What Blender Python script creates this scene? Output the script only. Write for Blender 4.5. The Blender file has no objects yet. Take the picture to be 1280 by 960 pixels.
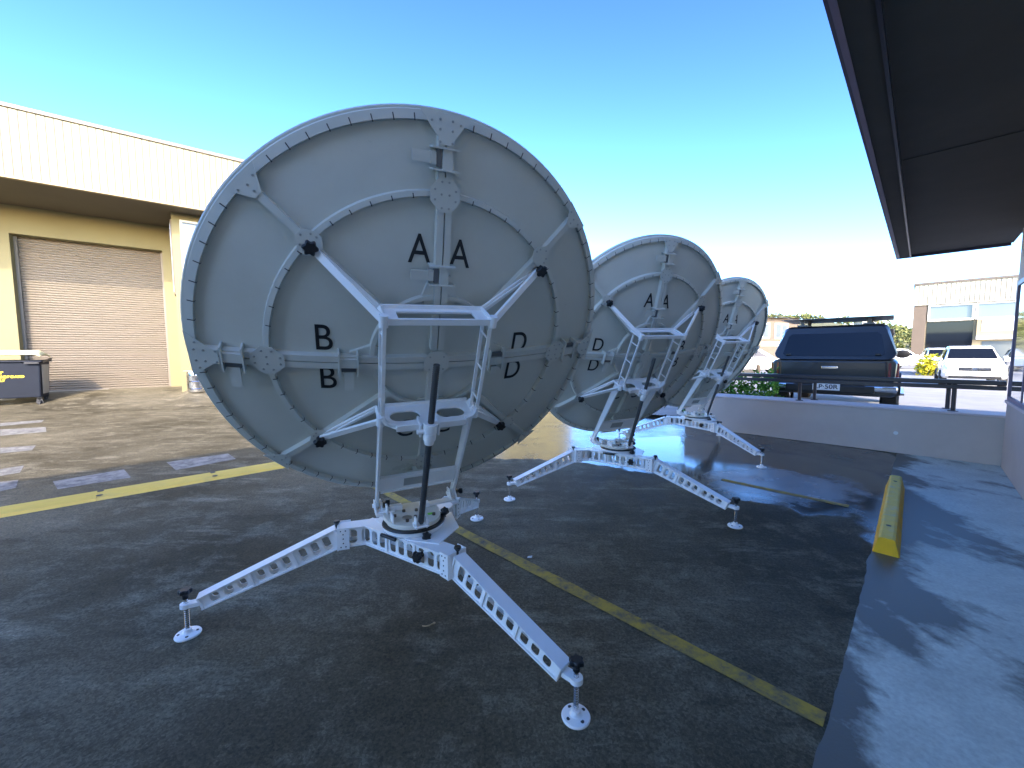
import bpy, bmesh, math, random
import numpy as np
from mathutils import Vector, Matrix
from mathutils.geometry import tessellate_polygon
from mathutils import noise as mnoise

random.seed(7)
PI = math.pi
R = math.radians
SC = bpy.context.scene
COL = SC.collection

# ------------------------------------------------------------------ camera
CAM_H, CAM_F, CAM_P, CAM_R = 1.65, 501.86, 0.07765, 0.0027
cam_d = bpy.data.cameras.new('camera')
cam = bpy.data.objects.new('camera', cam_d)
COL.objects.link(cam)
cam_d.sensor_width = 36.0
cam_d.lens = CAM_F / 1280.0 * 36.0
cam_d.clip_start = 0.02
cam_d.clip_end = 3000
cam.matrix_world = (Matrix.Translation((0, 0, CAM_H)) @ Matrix.Rotation(PI / 2 - CAM_P, 4, 'X')
                    @ Matrix.Rotation(-CAM_R, 4, 'Z'))
SC.camera = cam

# ------------------------------------------------------------------ light
SUN_EL = R(28.8)
SUN_DIR = Vector((0.25 * math.cos(SUN_EL), -0.968 * math.cos(SUN_EL), math.sin(SUN_EL))).normalized()
sun_d = bpy.data.lights.new('sun', 'SUN')
sun_d.energy = 2.2
sun_d.angle = R(0.5)
sun_d.color = (1.0, 0.87, 0.66)
sun = bpy.data.objects.new('sun', sun_d)
COL.objects.link(sun)
sun.rotation_euler = (-SUN_DIR).to_track_quat('-Z', 'Y').to_euler()
sun.location = (0, 0, 30)

world = bpy.data.worlds.new('World')
SC.world = world
world.use_nodes = True
wn, wl = world.node_tree.nodes, world.node_tree.links
bg = wn['Background']
sky = wn.new('ShaderNodeTexSky')
sky.sky_type = 'NISHITA'
sky.sun_disc = False
sky.sun_elevation = SUN_EL
sky.sun_rotation = math.atan2(SUN_DIR.x, SUN_DIR.y)
sky.air_density = 0.76
sky.dust_density = 1.1
sky.ozone_density = 2.0
hs = wn.new('ShaderNodeHueSaturation')
hs.inputs['Saturation'].default_value = 1.02
hs.inputs['Hue'].default_value = 0.498
gm = wn.new('ShaderNodeGamma')
gm.inputs['Gamma'].default_value = 1.7
wl.new(sky.outputs[0], gm.inputs['Color'])
wl.new(gm.outputs[0], hs.inputs['Color'])
wl.new(hs.outputs[0], bg.inputs[0])
bg.inputs[1].default_value = 0.092

SC.view_settings.view_transform = 'Standard'
SC.view_settings.look = 'None'
SC.view_settings.gamma = 1.0
SC.view_settings.exposure = 2.05
SC.view_settings.use_curve_mapping = False
SC.cycles.max_bounces = 8
SC.cycles.diffuse_bounces = 4

# ------------------------------------------------------------------ helpers
def ray(u, v):
    a = (u - 640) / CAM_F
    b = -(v - 480) / CAM_F
    c, s = math.cos(CAM_R), math.sin(CAM_R)
    a, b = c * a + s * b, -s * a + c * b
    cp, sp = math.cos(CAM_P), math.sin(CAM_P)
    return Vector((a, cp + b * sp, -sp + b * cp))

def G(u, v, z=0.0):
    d = ray(u, v)
    t = (z - CAM_H) / d.z
    return Vector((d.x * t, d.y * t, z))

def at(u, v, Y):
    d = ray(u, v)
    return d * (Y / d.y) + Vector((0, 0, CAM_H))

class MB:
    """collects geometry and links it as one mesh object"""
    def __init__(self):
        self.v, self.f, self.m, self.cur = [], [], [], 0
    def mat(self, i):
        self.cur = i
        return self
    def add(self, verts, faces, M=None):
        n = len(self.v)
        for p in verts:
            p = Vector(p)
            self.v.append(M @ p if M else p)
        for f in faces:
            self.f.append([n + i for i in f])
            self.m.append(self.cur)
        return self
    def box(self, c, s, M=None):
        x, y, z = s[0] / 2, s[1] / 2, s[2] / 2
        vs = [(c[0] + i * x, c[1] + j * y, c[2] + k * z) for i in (-1, 1) for j in (-1, 1) for k in (-1, 1)]
        fs = [(0, 1, 3, 2), (4, 6, 7, 5), (0, 4, 5, 1), (2, 3, 7, 6), (0, 2, 6, 4), (1, 5, 7, 3)]
        return self.add(vs, fs, M)
    def hexa(self, p):
        """8 points: bottom loop of 4, top loop of 4"""
        return self.add(p, [(3, 2, 1, 0), (4, 5, 6, 7), (0, 1, 5, 4), (1, 2, 6, 5), (2, 3, 7, 6), (3, 0, 4, 7)])
    def bar(self, a, b, w, h, up=(0, 0, 1), w2=None, h2=None):
        """box beam from a to b; w across, h along up"""
        a, b = Vector(a), Vector(b)
        d = (b - a).normalized()
        up = Vector(up)
        s = d.cross(up)
        if s.length < 1e-5:
            s = d.cross(Vector((1, 0, 0)))
        s.normalize()
        t = s.cross(d).normalized()
        w2 = w if w2 is None else w2
        h2 = h if h2 is None else h2
        p = []
        for q, ww, hh in ((a, w, h), (b, w2, h2)):
            for i, j in ((-1, -1), (1, -1), (1, 1), (-1, 1)):
                p.append(q + s * (ww / 2 * i) + t * (hh / 2 * j))
        return self.add(p, [(3, 2, 1, 0), (4, 5, 6, 7), (0, 1, 5, 4), (1, 2, 6, 5), (2, 3, 7, 6), (3, 0, 4, 7)])
    def cyl(self, a, b, r, n=16, r2=None, caps=True):
        a, b = Vector(a), Vector(b)
        d = (b - a).normalized()
        s = d.cross(Vector((0, 0, 1)))
        if s.length < 1e-4:
            s = Vector((1, 0, 0))
        s.normalize()
        t = d.cross(s)
        r2 = r if r2 is None else r2
        vs = [a + (s * math.cos(2 * PI * i / n) + t * math.sin(2 * PI * i / n)) * r for i in range(n)]
        vs += [b + (s * math.cos(2 * PI * i / n) + t * math.sin(2 * PI * i / n)) * r2 for i in range(n)]
        fs = [(i, (i + 1) % n, n + (i + 1) % n, n + i) for i in range(n)]
        if caps:
            fs += [tuple(range(n - 1, -1, -1)), tuple(range(n, 2 * n))]
        return self.add(vs, fs)
    def lathe(self, prof, n=24, M=None, close=False):
        vs, fs = [], []
        k = len(prof)
        for i in range(n):
            a = 2 * PI * i / n
            for r, z in prof:
                vs.append((r * math.cos(a), r * math.sin(a), z))
        rng = k if close else k - 1
        for i in range(n):
            j = (i + 1) % n
            for q in range(rng):
                q2 = (q + 1) % k
                fs.append((i * k + q, j * k + q, j * k + q2, i * k + q2))
        return self.add(vs, fs, M)
    def plate(self, outer, holes, th, M=None):
        """flat plate in local xy with holes, thickness th along z (0..th)"""
        loops = [[Vector((p[0], p[1], 0)) for p in l] for l in [outer] + list(holes)]
        tris = tessellate_polygon(loops)
        flat = [p for l in loops for p in l]
        n = len(flat)
        vs = [(p.x, p.y, 0) for p in flat] + [(p.x, p.y, th) for p in flat]
        fs = []
        for t in tris:
            a, b, c = [flat[i] for i in t]
            ccw = (b - a).cross(c - a).z > 0
            t = t if ccw else (t[0], t[2], t[1])
            fs.append((t[2], t[1], t[0]))
            fs.append((t[0] + n, t[1] + n, t[2] + n))
        o = 0
        for l in loops:
            k = len(l)
            for i in range(k):
                j = (i + 1) % k
                fs.append((o + i, o + j, n + o + j, n + o + i))
            o += k
        return self.add(vs, fs, M)
    def build(self, name, mats, parent=None, smooth=35, bevel=0, loc=None, fix=True):
        me = bpy.data.meshes.new(name)
        me.from_pydata([tuple(p) for p in self.v], [], self.f)
        if not isinstance(mats, (list, tuple)):
            mats = [mats]
        for m in mats:
            me.materials.append(m)
        if len(mats) > 1:
            me.polygons.foreach_set('material_index', self.m)
        if fix:
            bm = bmesh.new()
            bm.from_mesh(me)
            bmesh.ops.recalc_face_normals(bm, faces=bm.faces)
            bm.to_mesh(me)
            bm.free()
        if smooth:
            me.polygons.foreach_set('use_smooth', [True] * len(me.polygons))
            me.set_sharp_from_angle(angle=R(smooth))
        me.update()
        o = bpy.data.objects.new(name, me)
        COL.objects.link(o)
        if parent:
            o.parent = parent
        if loc:
            o.location = loc
        if bevel:
            b = o.modifiers.new('bevel', 'BEVEL')
            b.width = bevel
            b.segments = 2
            b.limit_method = 'ANGLE'
            b.angle_limit = R(40)
        return o

def tag(o, label=None, cat=None, group=None, kind=None):
    if label: o['label'] = label
    if cat: o['category'] = cat
    if group: o['group'] = group
    if kind: o['kind'] = kind
    return o

def empty(name, loc=(0, 0, 0), rz=0.0):
    o = bpy.data.objects.new(name, None)
    COL.objects.link(o)
    o.location = loc
    o.rotation_euler = (0, 0, rz)
    o.empty_display_size = 0.2
    return o

def copy_tree(o, parent=None):
    c = o.copy()
    COL.objects.link(c)
    c.parent = parent
    for ch in list(o.children):
        copy_tree(ch, c)
    return c

def text_mb(mb, txt, size, M, depth=0.002, align='CENTER', xs=1.0, weight=0.0):
    cu = bpy.data.curves.new('txt', 'FONT')
    cu.body = txt
    cu.size = size
    cu.align_x = align
    cu.align_y = 'CENTER'
    cu.extrude = depth
    cu.offset = weight
    ob = bpy.data.objects.new('txt', cu)
    COL.objects.link(ob)
    dg = bpy.context.evaluated_depsgraph_get()
    me = bpy.data.meshes.new_from_object(ob.evaluated_get(dg))
    mb.add([(v.co.x * xs, v.co.y, v.co.z) for v in me.vertices], [tuple(p.vertices) for p in me.polygons], M)
    bpy.data.objects.remove(ob)
    bpy.data.curves.remove(cu)
    bpy.data.meshes.remove(me)

# ------------------------------------------------------------------ materials
def mat(name, col, rough=0.5, metal=0.0, var=0.0, vscale=4.0, bump=0.0, bscale=60.0, rvar=0.0, spec=0.5, coat=0.0,
        dirt=None, dscale=1.5, damt=0.5, stretch=None, trans=0.0):
    m = bpy.data.materials.new(name)
    m.use_nodes = True
    n, l = m.node_tree.nodes, m.node_tree.links
    p = n['Principled BSDF']
    p.inputs['Base Color'].default_value = (*col, 1)
    p.inputs['Roughness'].default_value = rough
    p.inputs['Metallic'].default_value = metal
    p.inputs['Specular IOR Level'].default_value = spec
    p.inputs['Coat Weight'].default_value = coat
    p.inputs['Coat Roughness'].default_value = 0.05
    p.inputs['Transmission Weight'].default_value = trans
    tc = n.new('ShaderNodeTexCoord')
    src = tc.outputs['Object']
    if stretch:
        mp = n.new('ShaderNodeMapping')
        mp.inputs['Scale'].default_value = stretch
        l.new(src, mp.inputs[0])
        src = mp.outputs[0]
    if var or rvar:
        nz = n.new('ShaderNodeTexNoise')
        nz.inputs['Scale'].default_value = vscale
        nz.inputs['Detail'].default_value = 8
        nz.inputs['Roughness'].default_value = 0.65
        l.new(src, nz.inputs['Vector'])
        if var:
            rm = n.new('ShaderNodeMapRange')
            rm.inputs[1].default_value = 0.25
            rm.inputs[2].default_value = 0.75
            rm.inputs[3].default_value = 1 - var
            rm.inputs[4].default_value = 1 + var
            l.new(nz.outputs[0], rm.inputs[0])
            mx = n.new('ShaderNodeVectorMath')
            mx.operation = 'SCALE'
            mx.inputs[0].default_value = col
            l.new(rm.outputs[0], mx.inputs['Scale'])
            out = mx.outputs[0]
            if dirt:
                n2 = n.new('ShaderNodeTexNoise')
                n2.inputs['Scale'].default_value = dscale
                n2.inputs['Detail'].default_value = 10
                n2.inputs['Roughness'].default_value = 0.7
                l.new(src, n2.inputs['Vector'])
                r2 = n.new('ShaderNodeMapRange')
                r2.inputs[1].default_value = 0.5
                r2.inputs[2].default_value = 0.7
                r2.inputs[3].default_value = 0
                r2.inputs[4].default_value = damt
                l.new(n2.outputs[0], r2.inputs[0])
                mm = n.new('ShaderNodeMix')
                mm.data_type = 'RGBA'
                l.new(r2.outputs[0], mm.inputs[0])
                l.new(out, mm.inputs[6])
                mm.inputs[7].default_value = (*dirt, 1)
                out = mm.outputs[2]
            l.new(out, p.inputs['Base Color'])
        if rvar:
            rr = n.new('ShaderNodeMapRange')
            rr.inputs[1].default_value = 0.3
            rr.inputs[2].default_value = 0.7
            rr.inputs[3].default_value = max(0.02, rough - rvar)
            rr.inputs[4].default_value = min(1, rough + rvar)
            l.new(nz.outputs[0], rr.inputs[0])
            l.new(rr.outputs[0], p.inputs['Roughness'])
    if bump:
        nb = n.new('ShaderNodeTexNoise')
        nb.inputs['Scale'].default_value = bscale
        nb.inputs['Detail'].default_value = 5
        l.new(src, nb.inputs['Vector'])
        bp = n.new('ShaderNodeBump')
        bp.inputs['Strength'].default_value = bump
        bp.inputs['Distance'].default_value = 0.01
        l.new(nb.outputs[0], bp.inputs['Height'])
        l.new(bp.outputs[0], p.inputs['Normal'])
    return m

M = {}
M['dish'] = mat('dish_paint', (0.56, 0.56, 0.49), 0.33, var=0.06, vscale=1.8, rvar=0.08, dirt=(0.50, 0.47, 0.39), dscale=1.6, damt=0.30)
M['rib'] = mat('rib_paint', (0.58, 0.575, 0.51), 0.4, var=0.04, vscale=6)
M['white'] = mat('white_powder_coat', (0.92, 0.91, 0.89), 0.35, var=0.03, vscale=8)
M['cream_plate'] = mat('cream_plate_paint', (0.80, 0.74, 0.62), 0.4, var=0.04)
M['black'] = mat('black_plastic', (0.012, 0.012, 0.013), 0.4)
M['letter'] = mat('black_letter_paint', (0.008, 0.008, 0.01), 0.5)
M['slot'] = mat('dark_slot', (0.06, 0.06, 0.06), 0.7)
M['rivet'] = mat('rivet_metal', (0.40, 0.40, 0.37), 0.4, metal=0.3)
M['latch_grey'] = mat('latch_grey', (0.16, 0.16, 0.16), 0.4, metal=0.5)
M['screw'] = mat('dark_screw_steel', (0.11, 0.11, 0.11), 0.4, metal=0.5, bump=0.3, bscale=90)
M['chrome'] = mat('chrome', (0.75, 0.75, 0.75), 0.12, metal=1.0)
M['steel'] = mat('galvanised_steel', (0.45, 0.45, 0.45), 0.35, metal=0.9, var=0.1, vscale=10)
M['bolt'] = mat('bolt_brown_steel', (0.16, 0.13, 0.10), 0.4, metal=0.8)
M['lime'] = mat('lime_sticker', (0.25, 0.75, 0.05), 0.5)

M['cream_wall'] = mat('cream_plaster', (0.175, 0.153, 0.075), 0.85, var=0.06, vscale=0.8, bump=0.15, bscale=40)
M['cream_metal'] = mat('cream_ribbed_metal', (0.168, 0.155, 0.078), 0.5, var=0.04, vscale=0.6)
M['bounce_pale'] = mat('pale_bounce_render', (0.80, 0.76, 0.68), 0.8, var=0.04, vscale=0.6)  # unseen walls only, kept pale to bounce fill light
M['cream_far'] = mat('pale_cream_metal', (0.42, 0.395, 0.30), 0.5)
M['groove'] = mat('cladding_groove', (0.06, 0.05, 0.035), 0.7)
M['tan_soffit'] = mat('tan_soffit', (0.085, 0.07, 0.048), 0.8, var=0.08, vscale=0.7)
M['brown_trim'] = mat('brown_trim', (0.10, 0.08, 0.06), 0.5)
M['shutter'] = mat('shutter_steel', (0.138, 0.114, 0.084), 0.5, var=0.06, vscale=1.2, stretch=(0.4, 0.4, 3))
M['mauve'] = mat('mauve_render', (0.54, 0.455, 0.40), 0.75, var=0.10, vscale=0.9, bump=0.2, bscale=50,
                 dirt=(0.42, 0.33, 0.29), dscale=0.7, damt=0.4)
M['mauve_cap'] = mat('mauve_cap', (0.64, 0.54, 0.52), 0.7, var=0.08, vscale=1.5)
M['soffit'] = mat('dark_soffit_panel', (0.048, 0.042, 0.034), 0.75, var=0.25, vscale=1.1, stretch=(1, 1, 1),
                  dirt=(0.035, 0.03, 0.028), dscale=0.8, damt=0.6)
M['fascia_dark'] = mat('plum_fascia_metal', (0.10, 0.075, 0.11), 0.4)
M['frame_mauve'] = mat('plum_window_frame', (0.22, 0.17, 0.24), 0.45)
M['glass'] = mat('window_glass', (0.03, 0.035, 0.04), 0.03, spec=1.0, coat=1.0)
M['glass_far'] = mat('far_window_glass', (0.10, 0.12, 0.13), 0.08, spec=0.9)
M['white_frame'] = mat('white_window_frame', (0.6, 0.58, 0.53), 0.5)
M['rail'] = mat('dark_rail_paint', (0.028, 0.024, 0.034), 0.3, var=0.15, vscale=5)
M['yellow'] = mat('yellow_block_paint', (0.88, 0.50, 0.015), 0.55, var=0.1, vscale=6, bump=0.3, bscale=50,
                  dirt=(0.40, 0.36, 0.27), dscale=4.0, damt=0.75)
M['yellow_top'] = mat('worn_yellow_top', (0.86, 0.60, 0.10), 0.65, var=0.12, vscale=8, bump=0.35, bscale=60,
                      dirt=(0.58, 0.50, 0.33), dscale=9.0, damt=0.7)
M['yellow_strip'] = mat('yellow_strip_paint', (0.60, 0.42, 0.075), 0.6, var=0.1, vscale=5, dirt=(0.35, 0.28, 0.12), dscale=3, damt=0.5)
M['bin_blue'] = mat('navy_bin_plastic', (0.008, 0.011, 0.018), 0.6, var=0.1, vscale=3, spec=0.2)
M['bin_grey'] = mat('bin_side_grey', (0.26, 0.23, 0.18), 0.5, var=0.1, vscale=3)
M['bin_lid'] = mat('pale_yellow_lid', (0.78, 0.71, 0.40), 0.5, var=0.06, vscale=3)
M['bin_text'] = mat('yellow_lettering', (0.75, 0.55, 0.03), 0.5)
M['rubber'] = mat('tyre_rubber', (0.02, 0.02, 0.02), 0.8)
M['ute'] = mat('navy_black_car_paint', (0.005, 0.007, 0.011), 0.3, coat=0.8)
M['canopy'] = mat('canopy_navy_paint', (0.010, 0.013, 0.020), 0.4, coat=0.2)
M['carglass'] = mat('tinted_car_glass', (0.006, 0.008, 0.012), 0.05, spec=0.35)
M['whitecar'] = mat('white_car_paint', (0.75, 0.74, 0.71), 0.25, coat=1.0)
M['silvercar'] = mat('silver_car_paint', (0.5, 0.5, 0.48), 0.25, metal=0.4, coat=1.0)
M['plate'] = mat('number_plate_white', (0.75, 0.75, 0.73), 0.5)
M['redlamp'] = mat('red_lamp', (0.10, 0.006, 0.006), 0.2, coat=1.0)
M['headlamp'] = mat('headlamp_glass', (0.55, 0.56, 0.56), 0.1, coat=1.0)
M['greymetal'] = mat('grey_board', (0.20, 0.19, 0.17), 0.5)
M['brick'] = mat('brown_cladding', (0.105, 0.08, 0.058), 0.8, var=0.1, vscale=2)
M['tan_band'] = mat('olive_band', (0.30, 0.24, 0.14), 0.8, var=0.05)
M['wood'] = mat('keg_wood_top', (0.42, 0.28, 0.14), 0.6, var=0.15, vscale=6, stretch=(1, 8, 1))
M['bark'] = mat('bark', (0.06, 0.045, 0.03), 0.9)
M['sign_white'] = mat('white_sign_board', (0.8, 0.8, 0.8), 0.5)
M['sign_teal'] = mat('pale_teal_notice', (0.45, 0.65, 0.66), 0.5)

def leaf_mat(name, a, b):
    m = bpy.data.materials.new(name)
    m.use_nodes = True
    n, l = m.node_tree.nodes, m.node_tree.links
    p = n['Principled BSDF']
    p.inputs['Roughness'].default_value = 0.75
    p.inputs['Specular IOR Level'].default_value = 0.15
    g = n.new('ShaderNodeNewGeometry')
    mx = n.new('ShaderNodeMix')
    mx.data_type = 'RGBA'
    mx.inputs[6].default_value = (*a, 1)
    mx.inputs[7].default_value = (*b, 1)
    l.new(g.outputs['Random Per Island'], mx.inputs[0])
    l.new(mx.outputs[2], p.inputs['Base Color'])
    return m
M['hedge'] = leaf_mat('hedge_leaf', (0.04, 0.13, 0.015), (0.14, 0.30, 0.05))
M['hill_leaf'] = leaf_mat('hill_leaf', (0.06, 0.08, 0.03), (0.17, 0.17, 0.06))
M['yellow_leaf'] = leaf_mat('yellow_flowers', (0.6, 0.45, 0.02), (0.25, 0.3, 0.03))

# --- ground (asphalt, with a per-vertex wetness mask)
def asphalt_mat(name='asphalt', wet=True):
    m = bpy.data.materials.new(name)
    m.use_nodes = True
    n, l = m.node_tree.nodes, m.node_tree.links
    p = n['Principled BSDF']
    tc = n.new('ShaderNodeTexCoord')
    def noise(scale, detail=8, rough=0.6, vec=None):
        q = n.new('ShaderNodeTexNoise')
        q.inputs['Scale'].default_value = scale
        q.inputs['Detail'].default_value = detail
        q.inputs['Roughness'].default_value = rough
        l.new(vec or tc.outputs['Object'], q.inputs['Vector'])
        return q.outputs[0]
    def rng(x, a, b, c, d):
        q = n.new('ShaderNodeMapRange')
        for i, t in enumerate((a, b, c, d)):
            q.inputs[1 + i].default_value = t
        l.new(x, q.inputs[0])
        return q.outputs[0]
    def mth(op, x, y):
        q = n.new('ShaderNodeMath')
        q.operation = op
        for i, t in enumerate((x, y)):
            if isinstance(t, (int, float)):
                q.inputs[i].default_value = t
            else:
                l.new(t, q.inputs[i])
        return q.outputs[0]
    def mixc(f, a, b):
        q = n.new('ShaderNodeMix')
        q.data_type = 'RGBA'
        if isinstance(f, float):
            q.inputs[0].default_value = f
        else:
            l.new(f, q.inputs[0])
        for i, t in ((6, a), (7, b)):
            if isinstance(t, tuple):
                q.inputs[i].default_value = (*t, 1)
            else:
                l.new(t, q.inputs[i])
        return q.outputs[2]
    mp = n.new('ShaderNodeMapping')
    mp.inputs['Rotation'].default_value = (0, 0, R(45))
    mp.inputs['Scale'].default_value = (0.5, 2.2, 1)
    l.new(tc.outputs['Object'], mp.inputs[0])
    big = noise(0.45, 7, 0.62)
    med = noise(2.6, 10, 0.72)
    streak = noise(1.8, 9, 0.7, mp.outputs[0])
    fine = noise(55, 6, 0.7)
    speck = noise(230, 3, 0.6)
    c = mixc(rng(big, 0.38, 0.64, 0, 1), (0.052, 0.043, 0.024), (0.142, 0.121, 0.078))
    c = mixc(mth('MULTIPLY', rng(med, 0.50, 0.70, 0, 1), 0.75), c, (0.235, 0.205, 0.14))
    c = mixc(mth('MULTIPLY', rng(streak, 0.55, 0.70, 0, 1), 0.75), c, (0.265, 0.235, 0.165))
    c = mixc(mth('MULTIPLY', rng(streak, 0.46, 0.33, 0, 1), 0.7), c, (0.038, 0.032, 0.019))
    vo = n.new('ShaderNodeTexVoronoi')
    vo.inputs['Scale'].default_value = 95
    l.new(tc.outputs['Object'], vo.inputs['Vector'])
    sep = n.new('ShaderNodeSeparateColor')
    l.new(vo.outputs['Color'], sep.inputs[0])
    grain = rng(sep.outputs[0], 0, 1, 0.72, 1.30)
    k = mth('MULTIPLY', mth('MULTIPLY', rng(fine, 0.3, 0.7, 0.66, 1.32), rng(speck, 0.3, 0.75, 0.75, 1.35)), grain)
    sc = n.new('ShaderNodeVectorMath')
    sc.operation = 'SCALE'
    l.new(c, sc.inputs[0])
    l.new(k, sc.inputs['Scale'])
    c = sc.outputs[0]
    rough = rng(med, 0.3, 0.7, 0.62, 0.85)
    bp = n.new('ShaderNodeBump')
    bp.inputs['Strength'].default_value = 0.35
    bp.inputs['Distance'].default_value = 0.006
    l.new(mth('ADD', fine, mth('MULTIPLY', speck, 0.6)), bp.inputs['Height'])
    if wet:
        at_ = n.new('ShaderNodeAttribute')
        at_.attribute_name = 'wet'
        w0 = at_.outputs['Fac']
        a0 = n.new('ShaderNodeAttribute')
        a0.attribute_name = 'pool'
        ap0 = a0.outputs['Fac']
        wn_ = noise(1.7, 8, 0.65)
        w = rng(mth('ADD', w0, mth('MULTIPLY', mth('SUBTRACT', wn_, 0.5), 1.25)), 0.42, 0.56, 0, 1)
        w = mth('MAXIMUM', w, rng(ap0, 0.6, 0.8, 0, 1))
        c = mixc(mth('MULTIPLY', w, 0.62), c, (0.014, 0.012, 0.011))
        ap = n.new('ShaderNodeAttribute')
        ap.attribute_name = 'pool'
        pool = rng(mth('ADD', ap.outputs['Fac'], mth('MULTIPLY', mth('SUBTRACT', noise(1.1, 7, 0.6), 0.5), 0.9)), 0.40, 0.62, 0, 1)
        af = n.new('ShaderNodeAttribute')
        af.attribute_name = 'sky_sheen'
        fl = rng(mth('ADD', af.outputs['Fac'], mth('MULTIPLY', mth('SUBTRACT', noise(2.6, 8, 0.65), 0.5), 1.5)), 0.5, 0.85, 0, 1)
        c = mixc(mth('MULTIPLY', fl, 0.75), c, (0.30, 0.315, 0.33))  # sky reflection on the pool painted in as a pale blue-grey base colour
        rw = mth('ADD', rng(pool, 0, 1, 0.24, 0.10), rng(noise(2.2, 7, 0.6), 0.35, 0.68, -0.06, 0.06))
        rw = mth('ADD', rw, mth('MULTIPLY', fl, 0.15))
        mr = n.new('ShaderNodeMix')
        l.new(w, mr.inputs[0])
        l.new(rough, mr.inputs[2])
        l.new(rw, mr.inputs[3])
        rough = mr.outputs[0]
        l.new(rng(w, 0, 1, 0.35, 0.02), bp.inputs['Strength'])
        l.new(rng(w, 0, 1, 0.20, 0.9), p.inputs['Specular IOR Level'])
    else:
        p.inputs['Specular IOR Level'].default_value = 0.35
    l.new(c, p.inputs['Base Color'])
    l.new(rough, p.inputs['Roughness'])
    l.new(bp.outputs[0], p.inputs['Normal'])
    return m
M['asphalt'] = asphalt_mat()

def concrete_mat():
    m = bpy.data.materials.new('concrete_strip')
    m.use_nodes = True
    n, l = m.node_tree.nodes, m.node_tree.links
    p = n['Principled BSDF']
    tc = n.new('ShaderNodeTexCoord')
    def noise(scale, detail=10, rough=0.65, vec=None):
        q = n.new('ShaderNodeTexNoise')
        q.inputs['Scale'].default_value = scale
        q.inputs['Detail'].default_value = detail
        q.inputs['Roughness'].default_value = rough
        l.new(vec or tc.outputs['Object'], q.inputs['Vector'])
        return q.outputs[0]
    def rng(x, a, b, c, d):
        q = n.new('ShaderNodeMapRange')
        for i, t in enumerate((a, b, c, d)):
            q.inputs[1 + i].default_value = t
        l.new(x, q.inputs[0])
        return q.outputs[0]
    def mixc(f, a, b):
        q = n.new('ShaderNodeMix')
        q.data_type = 'RGBA'
        l.new(f, q.inputs[0])
        for i, t in ((6, a), (7, b)):
            if isinstance(t, tuple):
                q.inputs[i].default_value = (*t, 1)
            else:
                l.new(t, q.inputs[i])
        return q.outputs[2]
    mp = n.new('ShaderNodeMapping')
    mp.inputs['Rotation'].default_value = (0, 0, R(20))
    mp.inputs['Scale'].default_value = (1.5, 0.9, 1)
    l.new(tc.outputs['Object'], mp.inputs[0])
    at_ = n.new('ShaderNodeAttribute')
    at_.attribute_name = 'damp'
    ad = n.new('ShaderNodeMath')
    ad.operation = 'ADD'
    l.new(noise(1.15, 7, 0.56, mp.outputs[0]), ad.inputs[0])
    l.new(at_.outputs['Fac'], ad.inputs[1])
    ad2 = n.new('ShaderNodeMath')
    ad2.operation = 'MULTIPLY_ADD'
    l.new(noise(14, 8, 0.7), ad2.inputs[0])
    ad2.inputs[1].default_value = 0.16
    l.new(ad.outputs[0], ad2.inputs[2])
    d = rng(ad2.outputs[0], 0.565, 0.665, 0, 1)
    c = mixc(rng(noise(3.0), 0.35, 0.7, 0, 1), (0.56, 0.61, 0.55), (0.72, 0.78, 0.70))
    c = mixc(d, c, (0.135, 0.122, 0.092))
    c = mixc(rng(noise(40, 6, 0.7), 0.35, 0.75, 0, 0.35), c, (0.12, 0.12, 0.12))
    l.new(c, p.inputs['Base Color'])
    l.new(rng(d, 0, 1, 0.6, 0.45), p.inputs['Roughness'])
    p.inputs['Specular IOR Level'].default_value = 0.5
    bp = n.new('ShaderNodeBump')
    bp.inputs['Strength'].default_value = 0.2
    bp.inputs['Distance'].default_value = 0.005
    l.new(noise(90, 4, 0.6), bp.inputs['Height'])
    l.new(bp.outputs[0], p.inputs['Normal'])
    return m
M['concrete'] = concrete_mat()

def worn_paint(name, col, base=(0.09, 0.088, 0.085), thr=(0.42, 0.6), scale=9.0):
    m = bpy.data.materials.new(name)
    m.use_nodes = True
    n, l = m.node_tree.nodes, m.node_tree.links
    p = n['Principled BSDF']
    p.inputs['Roughness'].default_value = 0.7
    p.inputs['Specular IOR Level'].default_value = 0.3
    tc = n.new('ShaderNodeTexCoord')
    q = n.new('ShaderNodeTexNoise')
    q.inputs['Scale'].default_value = scale
    q.inputs['Detail'].default_value = 12
    q.inputs['Roughness'].default_value = 0.75
    l.new(tc.outputs['Object'], q.inputs['Vector'])
    r = n.new('ShaderNodeMapRange')
    r.inputs[1].default_value, r.inputs[2].default_value = thr
    l.new(q.outputs[0], r.inputs[0])
    mx = n.new('ShaderNodeMix')
    mx.data_type = 'RGBA'
    l.new(r.outputs[0], mx.inputs[0])
    mx.inputs[6].default_value = (*col, 1)
    mx.inputs[7].default_value = (*base, 1)
    l.new(mx.outputs[2], p.inputs['Base Color'])
    return m
M['line_yellow'] = worn_paint('worn_yellow_line', (0.46, 0.31, 0.045), thr=(0.42, 0.66))
M['line_white'] = worn_paint('worn_white_marking', (0.26, 0.25, 0.225), thr=(0.42, 0.62), scale=7.0)

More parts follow.
